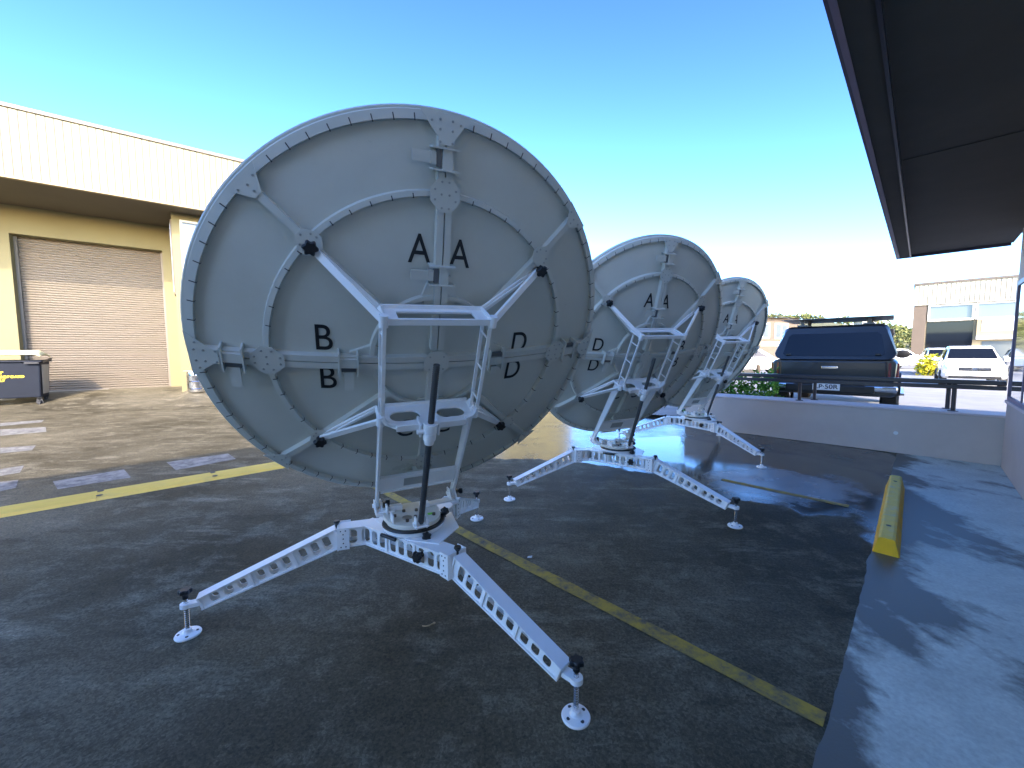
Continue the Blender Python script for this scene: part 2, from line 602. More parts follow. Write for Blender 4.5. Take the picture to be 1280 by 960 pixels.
# ------------------------------------------------------------------ ground
def poly_sd(px_, py_, poly):
    """signed distance (positive inside) of points to polygon, numpy"""
    d = np.full(px_.shape, 1e9)
    inside = np.zeros(px_.shape, bool)
    k = len(poly)
    for i in range(k):
        ax, ay = poly[i][0], poly[i][1]
        bx, by = poly[(i + 1) % k][0], poly[(i + 1) % k][1]
        wx, wy = bx - ax, by - ay
        t = np.clip(((px_ - ax) * wx + (py_ - ay) * wy) / (wx * wx + wy * wy + 1e-12), 0, 1)
        d = np.minimum(d, np.hypot(px_ - ax - t * wx, py_ - ay - t * wy))
        cond = ((ay > py_) != (by > py_)) & (px_ < (bx - ax) * (py_ - ay) / (by - ay + 1e-12) + ax)
        inside ^= cond
    return np.where(inside, d, -d)

def build_ground():
    x0, x1, y0, y1, st = -9.0, 9.0, 0.0, 14.0, 0.1
    nx, ny = int((x1 - x0) / st) + 1, int((y1 - y0) / st) + 1
    xs, ys = np.linspace(x0, x1, nx), np.linspace(y0, y1, ny)
    X, Y = np.meshgrid(xs, ys)
    wetpx = [(560, 548), (600, 565), (616, 574), (663, 574), (710, 577), (747, 581), (779, 586), (819, 591), (870, 608),
             (929, 627), (960, 631), (985, 630), (1000, 646), (1035, 642), (1069, 638), (1084, 653), (1088, 672),
             (1106, 690), (1130, 688), (1140, 652), (1158, 620), (1152, 597), (1131, 574), (1100, 564), (1000, 551),
             (905, 536), (858, 531), (800, 518), (740, 512), (640, 515), (560, 525)]
    poly = [G(*q) for q in wetpx]
    sd = poly_sd(X, Y, poly)
    wet = np.clip(0.5 + sd / 0.5, 0, 1)
    wet = np.minimum(wet, 1.0)
    verts = np.stack([X.ravel(), Y.ravel(), np.zeros(X.size)], 1).tolist()
    faces = []
    for j in range(ny - 1):
        for i in range(nx - 1):
            a = j * nx + i
            faces.append((a, a + 1, a + nx + 1, a + nx))
    pool = [G(*q) for q in [(780, 548), (845, 545), (900, 556), (1000, 570), (1085, 590), (1112, 606), (1092, 640), (1066, 634), (1035, 637), (1000, 641), (985, 627),
                            (930, 620), (880, 606), (815, 582), (760, 572)]]
    pv = np.clip(0.5 + poly_sd(X, Y, pool) / 0.5, 0, 1).ravel().tolist() + [0.0] * 4
    sky_sheen = [G(*q) for q in [(872, 588), (940, 580), (1040, 594), (1100, 612), (1082, 634), (1035, 630), (1000, 632), (930, 624), (885, 606)]]  # band where the sky sheen is painted into the ground colour
    fv = np.clip(0.5 + poly_sd(X, Y, sky_sheen) / 0.7, 0, 1).ravel().tolist() + [0.0] * 4
    wv = wet.ravel().tolist()
    B = 1500.0
    n0 = len(verts)
    ring = [(-B, -B), (B, -B), (B, B), (-B, B)]
    inner = [0, nx - 1, nx * ny - 1, nx * (ny - 1)]
    for p in ring:
        verts.append((p[0], p[1], 0)); wv.append(0.0)
    for i in range(4):
        j = (i + 1) % 4
        faces.append((n0 + i, n0 + j, inner[j], inner[i]))
    me = bpy.data.meshes.new('ground')
    me.from_pydata(verts, [], faces)
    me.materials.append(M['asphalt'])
    at_ = me.attributes.new('wet', 'FLOAT', 'POINT')
    at_.data.foreach_set('value', wv)
    at_ = me.attributes.new('sky_sheen', 'FLOAT', 'POINT')
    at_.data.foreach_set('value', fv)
    at_ = me.attributes.new('pool', 'FLOAT', 'POINT')
    at_.data.foreach_set('value', pv)
    o = bpy.data.objects.new('ground', me)
    COL.objects.link(o)
    tag(o, kind='structure')
build_ground()

# building grid of the near (right) building
UH = Vector((0.714, 0.700, 0)).normalized()      # along the building front
NH = Vector((-UH.y, UH.x, 0))                    # outwards from the building
def UV(u, o, z=0.0):
    return UH * u + NH * o + Vector((0, 0, z))
def frame_M(org, xd, yd):
    xd, yd = Vector(xd).normalized(), Vector(yd).normalized()
    zd = xd.cross(yd)
    m = Matrix((xd, yd, zd)).transposed().to_4x4()
    m.translation = Vector(org)
    return m

def build_concrete():
    e = G(1050, 845)
    off = e.dot(NH)
    us, os_ = np.arange(-4, 9.01, 0.04), np.linspace(-0.87, off, 16)
    verts, dv, faces = [], [], []
    for u in us:
        for o in os_:
            jit = (.007 * mnoise.noise(Vector((u * 9, 0, 0))) + .03 * max(0, mnoise.noise(Vector((u * 2.3, 5, 0))) - .15)) if o == os_[-1] else 0
            verts.append(tuple(UV(u, o + jit, 0.004)))
            edge = (off - o)
            d = 0.20 * max(0, 1 - edge / (0.40 + .22 * math.sin(u * 3.1) * math.sin(u * 1.3 + 1)))                     # dirt gathers along the joint
            p = UV(u, o)
            q = (p - G(1122, 640)).length
            d += 0.30 * max(0, 1 - q / 0.7)
            q = (p - G(1100, 790)).length
            d += 0.10 * max(0, 1 - q / 0.5)
            dv.append(d - 0.05)
    k = len(os_)
    for i in range(len(us) - 1):
        for j in range(k - 1):
            faces.append((i * k + j, (i + 1) * k + j, (i + 1) * k + j + 1, i * k + j + 1))
    me = bpy.data.meshes.new('concrete_path')
    me.from_pydata(verts, [], faces)
    me.materials.append(M['concrete'])
    at_ = me.attributes.new('damp', 'FLOAT', 'POINT')
    at_.data.foreach_set('value', dv)
    o = bpy.data.objects.new('concrete_path', me)
    COL.objects.link(o)
    tag(o, kind='structure')
    return off
CONC_OFF = build_concrete()

# painted bay lines and worn rectangles
def flat_poly(name, pts, m, z=0.004, kind='structure'):
    mb = MB()
    mb.add([(p[0], p[1], z) for p in pts], [tuple(range(len(pts)))])
    return tag(mb.build(name, m, smooth=0), kind=kind)
def strip(name, a, b, w, m, z=0.004):
    a, b = Vector(a), Vector(b)
    s = (b - a).normalized().cross(Vector((0, 0, 1))) * (w / 2)
    n = 24
    rnd = random.Random(len(name) + int(w * 1000))
    left, right = [], []
    for i in range(n + 1):
        p = a.lerp(b, i / n)
        left.append(p + s * (1 + rnd.uniform(-.07, .07)))
        right.append(p - s * (1 + rnd.uniform(-.07, .07)))
    return flat_poly(name, left + right[::-1], m, z)
strip('road_line', (-1.70, 4.86, 0), (1.40, 1.68, 0), 0.105, M['line_yellow'])
strip('road_line', (2.72, 5.10, 0), (3.60, 4.18, 0), 0.09, M['line_yellow'])
strip('road_line', (-13.2, 16.6, 0), (-9.4, 12.6, 0), 0.12, M['line_yellow'])
for q in ([(66, 602), (155, 587), (164, 597), (72, 612)], [(208, 578), (285, 567), (295, 574), (220, 588)],
          [(0, 537), (57, 534), (58, 540), (0, 545)], [(0, 560), (45, 557), (40, 563), (0, 567)],
          [(-20, 590), (30, 582), (25, 591), (-20, 599)], [(-20, 605), (23, 600), (20, 610), (-20, 619)],
          [(0, 529), (55, 525), (52, 528), (0, 533)]):
    flat_poly('road_marking', [G(*p) for p in q], M['line_white'])

# ------------------------------------------------------------------ near building with the dark canopy
SOF = 3.30
def near_building():
    b = tag(empty('canopy_building', UV(4, -1)), 'plum building with deep dark canopy overhead and a glazed corner', 'building')
    inv = Matrix.Translation(-b.location)
    WO = -0.87                      # wall face
    EO = G(1030, 0, SOF).dot(NH)    # canopy edge
    UE = G(1120, 323, SOF).dot(UH)  # canopy end
    UW = 8.92                       # wall end
    def bx(mb, u0, u1, o0, o1, z0, z1):
        pts = [UV(u0, o0, z0), UV(u1, o0, z0), UV(u1, o1, z0), UV(u0, o1, z0),
               UV(u0, o0, z1), UV(u1, o0, z1), UV(u1, o1, z1), UV(u0, o1, z1)]
        mb.hexa([inv @ p for p in pts])
        return mb
    def add(name, m, boxes, bevel=0, parent=b):
        mb = MB()
        for q in boxes:
            bx(mb, *q)
        return mb.build(name, m, parent, smooth=0, bevel=bevel)
    # main mass behind the wall, in the render colour
    add('wall', M['mauve'], [(-30, UW, -9, WO, 0, 0.93), (4.6, 5.6, -9, WO, 0.93, 3.42), (-30, UW, -9, WO - 0.16, 0.93, 3.42),
                             (5.6, UW, WO - .16, WO, 2.62, 3.42), ])
    add('bounce_wall', M['bounce_pale'], [(-30, 4.6, WO - .1, WO + .003, 0.93, 3.285)])  # unseen pale facing added to bounce light onto the dishes
    add('unseen_upper_wall', M['bounce_pale'], [(-30, UE, -14, EO - 0.02, 3.45, 4.95)])  # unseen storey, height set for the shade it casts, pale for bounce
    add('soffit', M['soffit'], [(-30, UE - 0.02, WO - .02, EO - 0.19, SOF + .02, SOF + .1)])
    for u in (2.6, 5.0):    # thin joints between the soffit panels
        sp = MB()
        bx(sp, u, u + .006, WO, EO - 0.2, SOF + .016, SOF + .022)
        sp.build('panel_joint', M['soffit'], b, smooth=0)
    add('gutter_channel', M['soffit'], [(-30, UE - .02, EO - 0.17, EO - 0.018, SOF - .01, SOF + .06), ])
    add('channel_lip', M['rail'], [(-30, UE - .02, EO - 0.19, EO - 0.172, SOF - .03, SOF + .09)])
    add('edge_flange', M['frame_mauve'], [(-30, UE - .02, EO - 0.045, EO - .017, SOF - .022, SOF - .012)])
    add('fascia', M['fascia_dark'], [(-30, UE, EO - 0.016, EO, SOF - .02, 3.44), (UE - .018, UE, WO, EO - .018, SOF - .02, 3.44)])
    # glazed corner
    add('sill', M['mauve_cap'], [(5.6, UW + .01, WO - .15, WO + .02, 0.932, 0.97)])
    w = add('window', M['frame_mauve'], [(UW - .035, UW + .005, WO - .12, WO + .004, 0.972, 2.615), (5.6, UW - .037, WO - .12, WO + .003, 2.55, 2.612),
                                         (5.6, UW - .037, WO - .12, WO + .003, 0.972, 1.02), (7.87, 7.90, WO - .12, WO - .004, 1.022, 2.548), (6.8, 6.83, WO - .12, WO - .004, 1.022, 2.548)])
    add('glass', M['glass'], [(5.62, UW - .038, WO - .07, WO - .012, 1.0, 2.57)], parent=w)
    g = MB()
    bx(g, 5.55, 5.88, WO + .002, WO + .012, 0.30, 0.62)
    g.build('notice', M['sign_teal'], b, smooth=0)
near_building()

# ------------------------------------------------------------------ planter wall and railing
PWA, PWB = Vector((7.05, 5.66, 0)), G(856, 532.5)
PWD = (PWB - PWA); PWL = PWD.length; PWD.normalize()
PWN = Vector((PWD.y, -PWD.x, 0))
if PWN.y < 0: PWN = -PWN              # away from the camera
def PW(s, d, z=0.0):
    return PWA + PWD * s + PWN * d + Vector((0, 0, z))
def planter():
    t = MB()
    W = 0.56
    for (s0, s1, d0, d1, z0, z1, mi) in ((-1.6, PWL, 0, W, 0, 0.70, 0), (-1.6, PWL + .01, -.012, W + .01, 0.702, 0.735, 1)):
        t.mat(mi).hexa([PW(s0, d0, z0), PW(s1, d0, z0), PW(s1, d1, z0), PW(s0, d1, z0), PW(s0, d0, z1), PW(s1, d0, z1), PW(s1, d1, z1), PW(s0, d1, z1)])
    o = t.build('planter_wall', [M['mauve'], M['mauve_cap']], smooth=0, bevel=0.008)
    tag(o, 'low thick mauve rendered wall behind the wet ground', 'wall')
    for k, (d, lab) in enumerate(((0.16, 'dark double rail along the front edge of the low mauve wall'), (0.48, 'dark rail along the back edge of the low mauve wall'))):
        r = tag(empty('railing', PW(0, d, 0.735)), lab, 'railing', 'railings by the planter wall')
        inv = Matrix.Translation(-r.location)
        zt = 1.19 if k == 0 else 1.17
        z0 = 0.736
        m = MB()
        m.bar(inv @ PW(0.02, d, zt), inv @ PW(PWL - .1, d, zt), 0.08, 0.065)
        m.build('top_rail', M['rail'], r, bevel=0.006)
        m = MB()
        m.bar(inv @ PW(0.02, d - .05, zt - .075), inv @ PW(PWL - .1, d - .05, zt - .085), 0.05, 0.06)
        m.build('lower_rail', M['rail'], r, bevel=0.005)
        for ss in ((0.52, 2.48, 4.2) if k == 0 else (0.57, 2.30, 4.1)):
            m = MB()
            m.cyl(inv @ PW(ss, d, z0), inv @ PW(ss, d, zt - .03), 0.028, 14)
            m.cyl(inv @ PW(ss, d, z0), inv @ PW(ss, d, z0 + .012), 0.06, 16)
            m.build('post', M['rail'], r)
planter()

def yard():
    mb = MB()
    far = 160.0
    a0, b0 = PW(-4.0, .57), PW(PWL - .2, .57)
    dirn = Vector((.62, .785, 0))
    vs, fs = [], []
    N = 24
    for i in range(N + 1):
        t = i / N
        p = a0.lerp(b0 + PWD * 2.5, t)
        z = .22 if t < .68 else max(.004, .22 * (1 - (t - .68) / .32))
        for k, q in enumerate((0, 3, 10, 40, far)):
            vs.append(p + dirn * q + (PWD * (-.35 * q) if t < .5 else Vector((0, 0, 0))) + Vector((0, 0, z)))
    for i in range(N):
        for k in range(4):
            fs.append((i * 5 + k, i * 5 + k + 1, (i + 1) * 5 + k + 1, (i + 1) * 5 + k))
    mb.add(vs, fs)
    o = mb.build('yard_pavement', mat('pale_yard_asphalt', (.24, .235, .225), .8, var=.18, vscale=1.2, bump=.2, dirt=(.16, .155, .15), dscale=.4, damt=.7), smooth=40)
    tag(o, kind='structure')
    m = MB()
    m.cyl(PW(1.13, -.001, .33), PW(1.13, -.012, .33), .03, 14)
    m.build('weep_patch', M['plate'], bpy.data.objects['planter_wall']).matrix_parent_inverse = Matrix.Identity(4)
yard()

def leaf_cloud(mb, pts, size, rnd, aspect=0.5):
    for p in pts:
        d = Vector((rnd.gauss(0, 1), rnd.gauss(0, 1), rnd.gauss(0.3, 0.8))).normalized()
        s = d.cross(Vector((rnd.gauss(0, 1), rnd.gauss(0, 1), rnd.gauss(0, 1)))).normalized()
        L = size * rnd.uniform(.6, 1.3)
        w = L * aspect * 0.5
        nrm = d.cross(s) * (L * .15)
        mb.add([p, p + d * L * .5 + s * w + nrm, p + d * L, p + d * L * .5 - s * w + nrm], [(0, 1, 2, 3)])

def hedge():
    rnd = random.Random(3)
    mb = MB()
    c0, c1 = PW(3.12, 1.35), PW(5.2, 1.7)
    pts = []
    for i in range(3600):
        t = rnd.random()
        c = c0.lerp(c1, t)
        h = 1.06 + 0.08 * math.sin(t * 17) + 0.06 * math.sin(t * 41)
        a = rnd.random() * PI
        rr = math.sqrt(rnd.uniform(.3, 1))
        pts.append(c + PWN * (math.cos(a) * .42 * rr) + Vector((0, 0, 0.1 + h * math.sin(a) * rr)) + Vector((rnd.gauss(0, .03), rnd.gauss(0, .03), rnd.gauss(0, .04))))
    leaf_cloud(mb, pts, 0.09, rnd, 0.55)
    h = empty('hedge', c0.lerp(c1, .5))
    tag(h, 'short bright green leafy hedge behind the mauve wall beside the dark ute', 'hedge')
    o = mb.build('foliage', M['hedge'], None, smooth=0, fix=False)
    o.parent = h
    o.matrix_parent_inverse = Matrix.Translation(-h.location)
    st = MB()
    for i in range(9):
        p = c0.lerp(c1, (i + .5) / 9)
        st.cyl(p - h.location, p - h.location + Vector((rnd.uniform(-.1, .1), rnd.uniform(-.1, .1), .8)), .02, 6, .008)
    st.build('stem', M['bark'], h)
hedge()

# ------------------------------------------------------------------ yellow wheel stop
def wheel_stop():
    a, b = G(1107, 694), G(1119, 609)
    d = (b - a).normalized()
    L = 2.35
    s = d.cross(Vector((0, 0, 1)))
    o = empty('wheel_stop', a + d * (L / 2))
    prof = [(-.085, 0), (-.075, .03), (-.052, .135), (-.035, .145), (.035, .145), (.052, .135), (.075, .03), (.085, 0)]
    mb = MB()
    k = len(prof)
    ts = [0, 0.012] + [i / 16 for i in range(1, 16)] + [0.988, 1]
    vs = []
    for t in ts:
        sh = 0.97 if t in (0, 1) else 1.0
        for x, z in prof:
            vs.append(d * ((t - .5) * L) + s * x * sh + Vector((0, 0, z * sh)))
    fs, mi = [], []
    for i in range(len(ts) - 1):
        for j in range(k):
            fs.append((i * k + j, (i + 1) * k + j, (i + 1) * k + (j + 1) % k, i * k + (j + 1) % k))
            mi.append(1 if j in (2, 3, 4) else 0)
    fs += [tuple(range(k)), tuple((len(ts) - 1) * k + j for j in range(k - 1, -1, -1))]
    mi += [0, 0]
    mb.v = vs
    mb.f = fs
    mb.m = mi
    w = mb.build('block', [M['yellow'], M['yellow_top']], o, smooth=20)
    for t in (-.36, .36):
        c = MB()
        c.cyl(d * (t * L) + Vector((0, 0, .1451)), d * (t * L) + Vector((0, 0, .1475)), .018, 12)
        c.build('anchor_bolt', M['slot'], o)
    tag(o, 'worn yellow concrete wheel stop at the edge of the pale concrete', 'wheel stop')
wheel_stop()

# ------------------------------------------------------------------ yellow speed strip on the left
def speed_strip():
    a0, a1, b0, b1 = G(0, 634), G(0, 650), G(343, 579), G(352, 586)
    a, b = (a0 + a1) / 2, (b0 + b1) / 2
    d = (b - a).normalized()
    a = a - d * 2.5
    b = b + d * 1.6
    s = d.cross(Vector((0, 0, 1)))
    seg = 1.07
    n = int((b - a).length / seg)
    o = empty('speed_strip', a.lerp(b, .5))
    tag(o, 'long yellow bolted strip lying across the asphalt', 'speed hump')
    first = None
    for i in range(n):
        p = a + d * seg * i - o.location
        q = p + d * (seg - .004)
        m = MB()
        w = .19
        prof = [(-w, 0), (-w + .02, .028), (-w * .5, .036), (w * .5, .036), (w - .02, .028), (w, 0)]
        vs = [p + s * x + Vector((0, 0, z)) for x, z in prof] + [q + s * x + Vector((0, 0, z)) for x, z in prof]
        k = len(prof)
        fs = [(j, (j + 1) % k, k + (j + 1) % k, k + j) for j in range(k)] + [tuple(range(k)), tuple(range(2 * k - 1, k - 1, -1))]
        m.add(vs, fs)
        sgm = m.build('segment', M['yellow_strip'], o, smooth=30)
        for x in (-.10, .10):
            c = MB()
            e = p + d * .02 + s * x + Vector((0, 0, .0362))
            c.cyl(e, e + Vector((0, 0, .004)), .030, 12)
            c.build('bolt', M['slot'], sgm)
speed_strip()

# ------------------------------------------------------------------ left warehouse
FD = Vector((660, 502, 0)).normalized()
FN = Vector((FD.y, -FD.x, 0))
_p = at(60, 488, 14.0)
FO = Vector((_p.x, _p.y, 0))
def FC(d, n, z):
    return FO + FD * d + FN * n + Vector((0, 0, z))
def warehouse():
    b = empty('warehouse', FC(0, 0, 0))
    tag(b, 'long cream warehouse with pale ribbed fascia and roller door', 'building')
    inv = Matrix.Translation(-b.location)
    def bx(mb, d0, d1, n0, n1, z0, z1):
        p = [FC(d0, n0, z0), FC(d1, n0, z0), FC(d1, n1, z0), FC(d0, n1, z0), FC(d0, n0, z1), FC(d1, n0, z1), FC(d1, n1, z1), FC(d0, n1, z1)]
        mb.hexa([inv @ q for q in p])
        return mb
    D0, D1, ZT = -0.55, 3.30, 5.66       # door opening
    ZS = 6.58                            # soffit
    OW = 3.4                             # overhang
    ZF0, ZF1 = 6.55, 8.40
    E = 23.6
    m = MB()
    bx(m, -14, D0, -.55, 0, 0, ZS); bx(m, D1, 3.72, -.55, 0, 0, ZS); bx(m, D0, D1, -.55, 0, ZT, ZS)
    bx(m, -14, E, -12, -.56, 0, ZS)
    bx(m, 3.722, E, -.55, 2.42, 0, 3.6)      # projecting bay below its windows
    bx(m, 3.722, E, -.55, 2.30, 3.602, ZS)
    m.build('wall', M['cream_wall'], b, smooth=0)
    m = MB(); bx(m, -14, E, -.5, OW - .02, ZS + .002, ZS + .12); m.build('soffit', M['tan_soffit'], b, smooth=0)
    m = MB()
    bx(m, -14, E, OW - .1, OW - .012, ZF0 + .02, ZF1); bx(m, -14, E, -12, OW - .11, ZS + .13, ZF1 - .05)
    k = 0
    dd = -6.0
    while dd < E - .05:
        m.mat(0); bx(m, dd + .012, dd + .158, OW - .012, OW, ZF0 + .03, ZF1 - .01)
        m.mat(1); bx(m, dd - .0105, dd + .0105, OW - .0118, OW - .004, ZF0 + .03, ZF1 - .01)
        m.mat(0)
        dd += .17
    m.build('fascia', [M['cream_metal'], M['groove']], b, smooth=0)
    m = MB(); bx(m, -14, E, OW - .12, OW + .03, ZF0 - .04, ZF0 + .02); m.build('drip_flashing', M['tan_band'], b, smooth=0)
    m = MB(); bx(m, -14, E, OW - .15, OW + .05, ZF1 + .002, ZF1 + .10); m.build('roof_cap', M['brown_trim'], b, smooth=0)
    # roller door
    m = MB()
    z = .30
    nst = int((ZT - .3) / .085)
    pr = []
    for i in range(nst):
        for t, dpt in ((0, -.02), (.10, -.02), (.22, .008), (.5, .02), (.78, .008), (.90, -.02)):
            pr.append((z + (i + t) * .085, dpt))
    pr.append((ZT + .02, 0))
    vs = []
    for d in (D0 - .02, D1 + .02):
        for zz, dp in pr:
            vs.append(inv @ FC(d, -.44 + dp, zz))
    n = len(pr)
    m.add(vs, [(i, i + 1, n + i + 1, n + i) for i in range(n - 1)])
    bx(m, D0, D1, -.47, -.40, .26, .36)
    dr = m.build('roller_door', M['shutter'], b, smooth=50)
    for d in (D0 + .04, D1 - .04):
        m = MB()
        bx(m, d - .04, d + .04, -.40, -.36, .25, ZT)
        m.build('guide_rail', M['shutter'], dr, smooth=0)
    # bay windows
    zc, zd = 3.75, 6.35
    for d0, d1 in ((3.95, 5.6), (5.7, 7.4), (9.0, 11.0), (12.5, 14.5), (16.0, 18.0)):
        w = MB()
        for q in ((d0, d0 + .07, zc, zd), (d1 - .07, d1, zc, zd)):
            bx(w, q[0], q[1], 2.303, 2.36, q[2], q[3])
        for q in ((d0 + .072, d1 - .072, zc, zc + .07), (d0 + .072, d1 - .072, zd - .07, zd)):
            bx(w, q[0], q[1], 2.303, 2.355, q[2], q[3])
        bx(w, (d0 + d1) / 2 - .03, (d0 + d1) / 2 + .03, 2.303, 2.35, zc + .072, zd - .072)
        wo = w.build('window', M['white_frame'], b, smooth=0)
        g = MB()
        bx(g, d0 + .06, d1 - .06, 2.303, 2.32, zc + .06, zd - .06)
        g.build('glass', M['glass_far'], wo, smooth=0)
    w = MB()
    bx(w, 3.68, 3.7218, .9, 2.2, zc, zd)
    g = w.build('window', M['brick'], b, smooth=0)
    w = MB(); bx(w, 3.66, 3.679, 1.02, 2.1, zc + .1, zd - .1); w.build('glass', M['glass_far'], g, smooth=0)
    # floodlight on the drip edge
    f = MB()
    bx(f, 4.95, 5.25, OW + .035, OW + .22, ZF0 + .06, ZF0 + .30); bx(f, 5.05, 5.15, OW + .002, OW + .034, ZF0 + .1, ZF0 + .22)
    f.build('floodlight', M['white_frame'], b, smooth=0)
warehouse()

def apron():
    mb = MB()
    nd, nn = 60, 12
    vs, fs = [], []
    for i in range(nd + 1):
        d = -10 + 22 * i / nd
        t = min(1, max(0, (d + 1.0) / 4.8))
        t = t * t * (3 - 2 * t)
        n1 = 2.1 + (5.2 - 2.1) * t
        n0 = -.5 + (2.3 + .5) * max(0, min(1, (d - 3.6) / .3))
        for j in range(nn + 1):
            q = j / nn
            n = n1 + (n0 - n1) * q
            z = .33 * min(1, q / (.78))
            vs.append(FC(d, n, z + .003))
    for i in range(nd):
        for j in range(nn):
            fs.append((i * (nn + 1) + j, (i + 1) * (nn + 1) + j, (i + 1) * (nn + 1) + j + 1, i * (nn + 1) + j + 1))
    mb.add(vs, fs)
    o = mb.build('pavement', asphalt_mat('apron_asphalt', False), smooth=40, fix=False)
    tag(o, kind='structure')
    t = MB()
    pts = []
    for d in [-8 + .5 * i for i in range(20)]:
        pts.append(d)
    vs = []
    for d in pts:
        for n in (-.35, .05, 1.15 + .08 * math.sin(d * 3.1)):
            vs.append(FC(d, n, .338 if n < .1 else .012 + .33 * min(1, (2.1 - n) / 2.6 / .78)))
    t.add(vs, [(3 * i + k, 3 * i + 3 + k, 3 * i + 4 + k, 3 * i + 1 + k) for i in range(len(pts) - 1) for k in (0, 1)])
    tag(t.build('door_kerb', mat('pale_concrete', (.30, .27, .21), .8, var=.15, vscale=2), smooth=0), kind='structure')
apron()

def bin_():
    fl = FC(-2.0, 1.95, 0)
    o = empty('wheelie_bin', FC(-.36, 1.65, 0.0))
    tag(o, 'large navy wheeled bin with pale yellow lid by the roller door', 'bin')
    inv = Matrix.Translation(-o.location)
    def P(d, n, z): return inv @ FC(d, n, z)
    # right end at d = RE, width 1.36 along FD, depth along FN
    RE, W, n0, n1 = .34, 1.4, 1.15, 2.15
    zb, zt = .30, 1.40
    t = .06
    def body(mb, a, b_, c, d_):
        mb.hexa([P(a + t, c - .0 + t, zb), P(b_ - t, c + t, zb), P(b_ - t, d_ - t * 1.6, zb), P(a + t, d_ - t * 1.6, zb),
                 P(a, c, zt), P(b_, c, zt), P(b_, d_, zt), P(a, d_, zt)])
    mb = MB(); body(mb, RE - W, RE, n0, n1)
    mb.build('body', M['bin_blue'], o, smooth=0, bevel=.03)
    mb = MB()
    mb.hexa([P(RE - .038, n0 + .2, zb + .1), P(RE - .032, n0 + .2, zb + .1), P(RE - .032, n1 - .22, zb + .1), P(RE - .038, n1 - .22, zb + .1),
             P(RE + .001, n0 + .12, zt - .08), P(RE + .008, n0 + .12, zt - .08), P(RE + .008, n1 - .12, zt - .08), P(RE + .001, n1 - .12, zt - .08)])
    mb.build('side_panel', M['bin_grey'], o, smooth=0)
    mb = MB()
    mb.hexa([P(RE - W - .05, n0 - .03, zt), P(RE + .05, n0 - .03, zt), P(RE + .05, n1 + .06, zt), P(RE - W - .05, n1 + .06, zt),
             P(RE - W - .05, n0 - .03, zt + .07), P(RE + .05, n0 - .03, zt + .07), P(RE + .05, n1 + .06, zt + .05), P(RE - W - .05, n1 + .06, zt + .05)])
    mb.build('rim', M['bin_blue'], o, smooth=0, bevel=.015)
    # curved lid
    mb = MB()
    vs, fs = [], []
    k = 10
    for d in (RE - W - .04, RE - .1, RE + .02):
        for i in range(k + 1):
            a = i / k
            vs.append(P(d, n0 + (n1 + .07 - n0) * a, zt + .075 + (.27 if d < RE - .05 else .15) * math.sin(a * PI * .62 + .55)))
    for i in range(2):
        for j in range(k):
            fs.append((i * (k + 1) + j, (i + 1) * (k + 1) + j, (i + 1) * (k + 1) + j + 1, i * (k + 1) + j + 1))
    mb.add(vs, fs)
    ld = mb.build('lid', M['bin_lid'], o, smooth=50, fix=False)
    sd = ld.modifiers.new('s', 'SOLIDIFY'); sd.thickness = .03; sd.offset = -1
    mb = MB()
    mb.bar(P(RE - .3, n1 + .09, zt - .02), P(RE + .0, n1 + .09, zt - .02), .05, .05)
    mb.bar(P(RE + .05, n1, zt + .0), P(RE + .07, n0 + .1, zt + .11), .035, .05)
    mb.build('handle', M['black'], o)
    for d, n in ((RE - .12, n1 - .2), (RE - .12, n0 + .18), (RE - W + .12, n1 - .2), (RE - W + .12, n0 + .18)):
        mb = MB()
        g = .0 if n > 1.5 else .155
        c = P(d, n, .10 + g)
        mb.cyl(c - FD * .03, c + FD * .03, .10, 18)
        mb.bar(c + FD * .045, P(d, n, .34), .012, .08, FD); mb.bar(c - FD * .045, P(d, n, .34), .012, .08, FD)
        mb.bar(P(d - .06, n, .31), P(d + .06, n, .31), .14, .05)
        mb.build('wheel', M['rubber'], o)
    tx = MB()
    nx = -FD
    front = (P(RE, n1, zt) - P(RE, n1 - t * 1.6, zb)).normalized()
    for s_, z, tt, dd in ((.17, 1.10, 'Paper', -.95), (.10, .96, '& CARDBOARD', -.70), (.09, .85, 'ONLY', -.86)):
        fr = (z - zb) / (zt - zb)
        org = P(RE + dd, n1 - t * 1.6 * (1 - fr) + .004, z)
        text_mb(tx, tt, s_, frame_M(org, FD, front), .001, weight=.004)
    tx.build('lettering', M['bin_text'], o, smooth=0)
bin_()

def keg():
    p = FC(4.15, 3.15, .31)
    o = empty('keg_table', p)
    tag(o, 'steel keg with a round wooden top beside the cream warehouse corner', 'keg')
    m = MB()
    m.lathe([(0, 0), (.24, 0), (.26, .03), (.26, .10), (.275, .12), (.26, .14), (.26, .36), (.275, .38), (.26, .40), (.26, .56), (.275, .58), (.26, .60), (.25, .72), (0, .72)], 28)
    m.build('barrel', M['chrome'], o)
    m = MB(); m.lathe([(0, .721), (.34, .721), (.35, .74), (.34, .77), (0, .77)], 28); m.build('table_top', M['wood'], o)
keg()

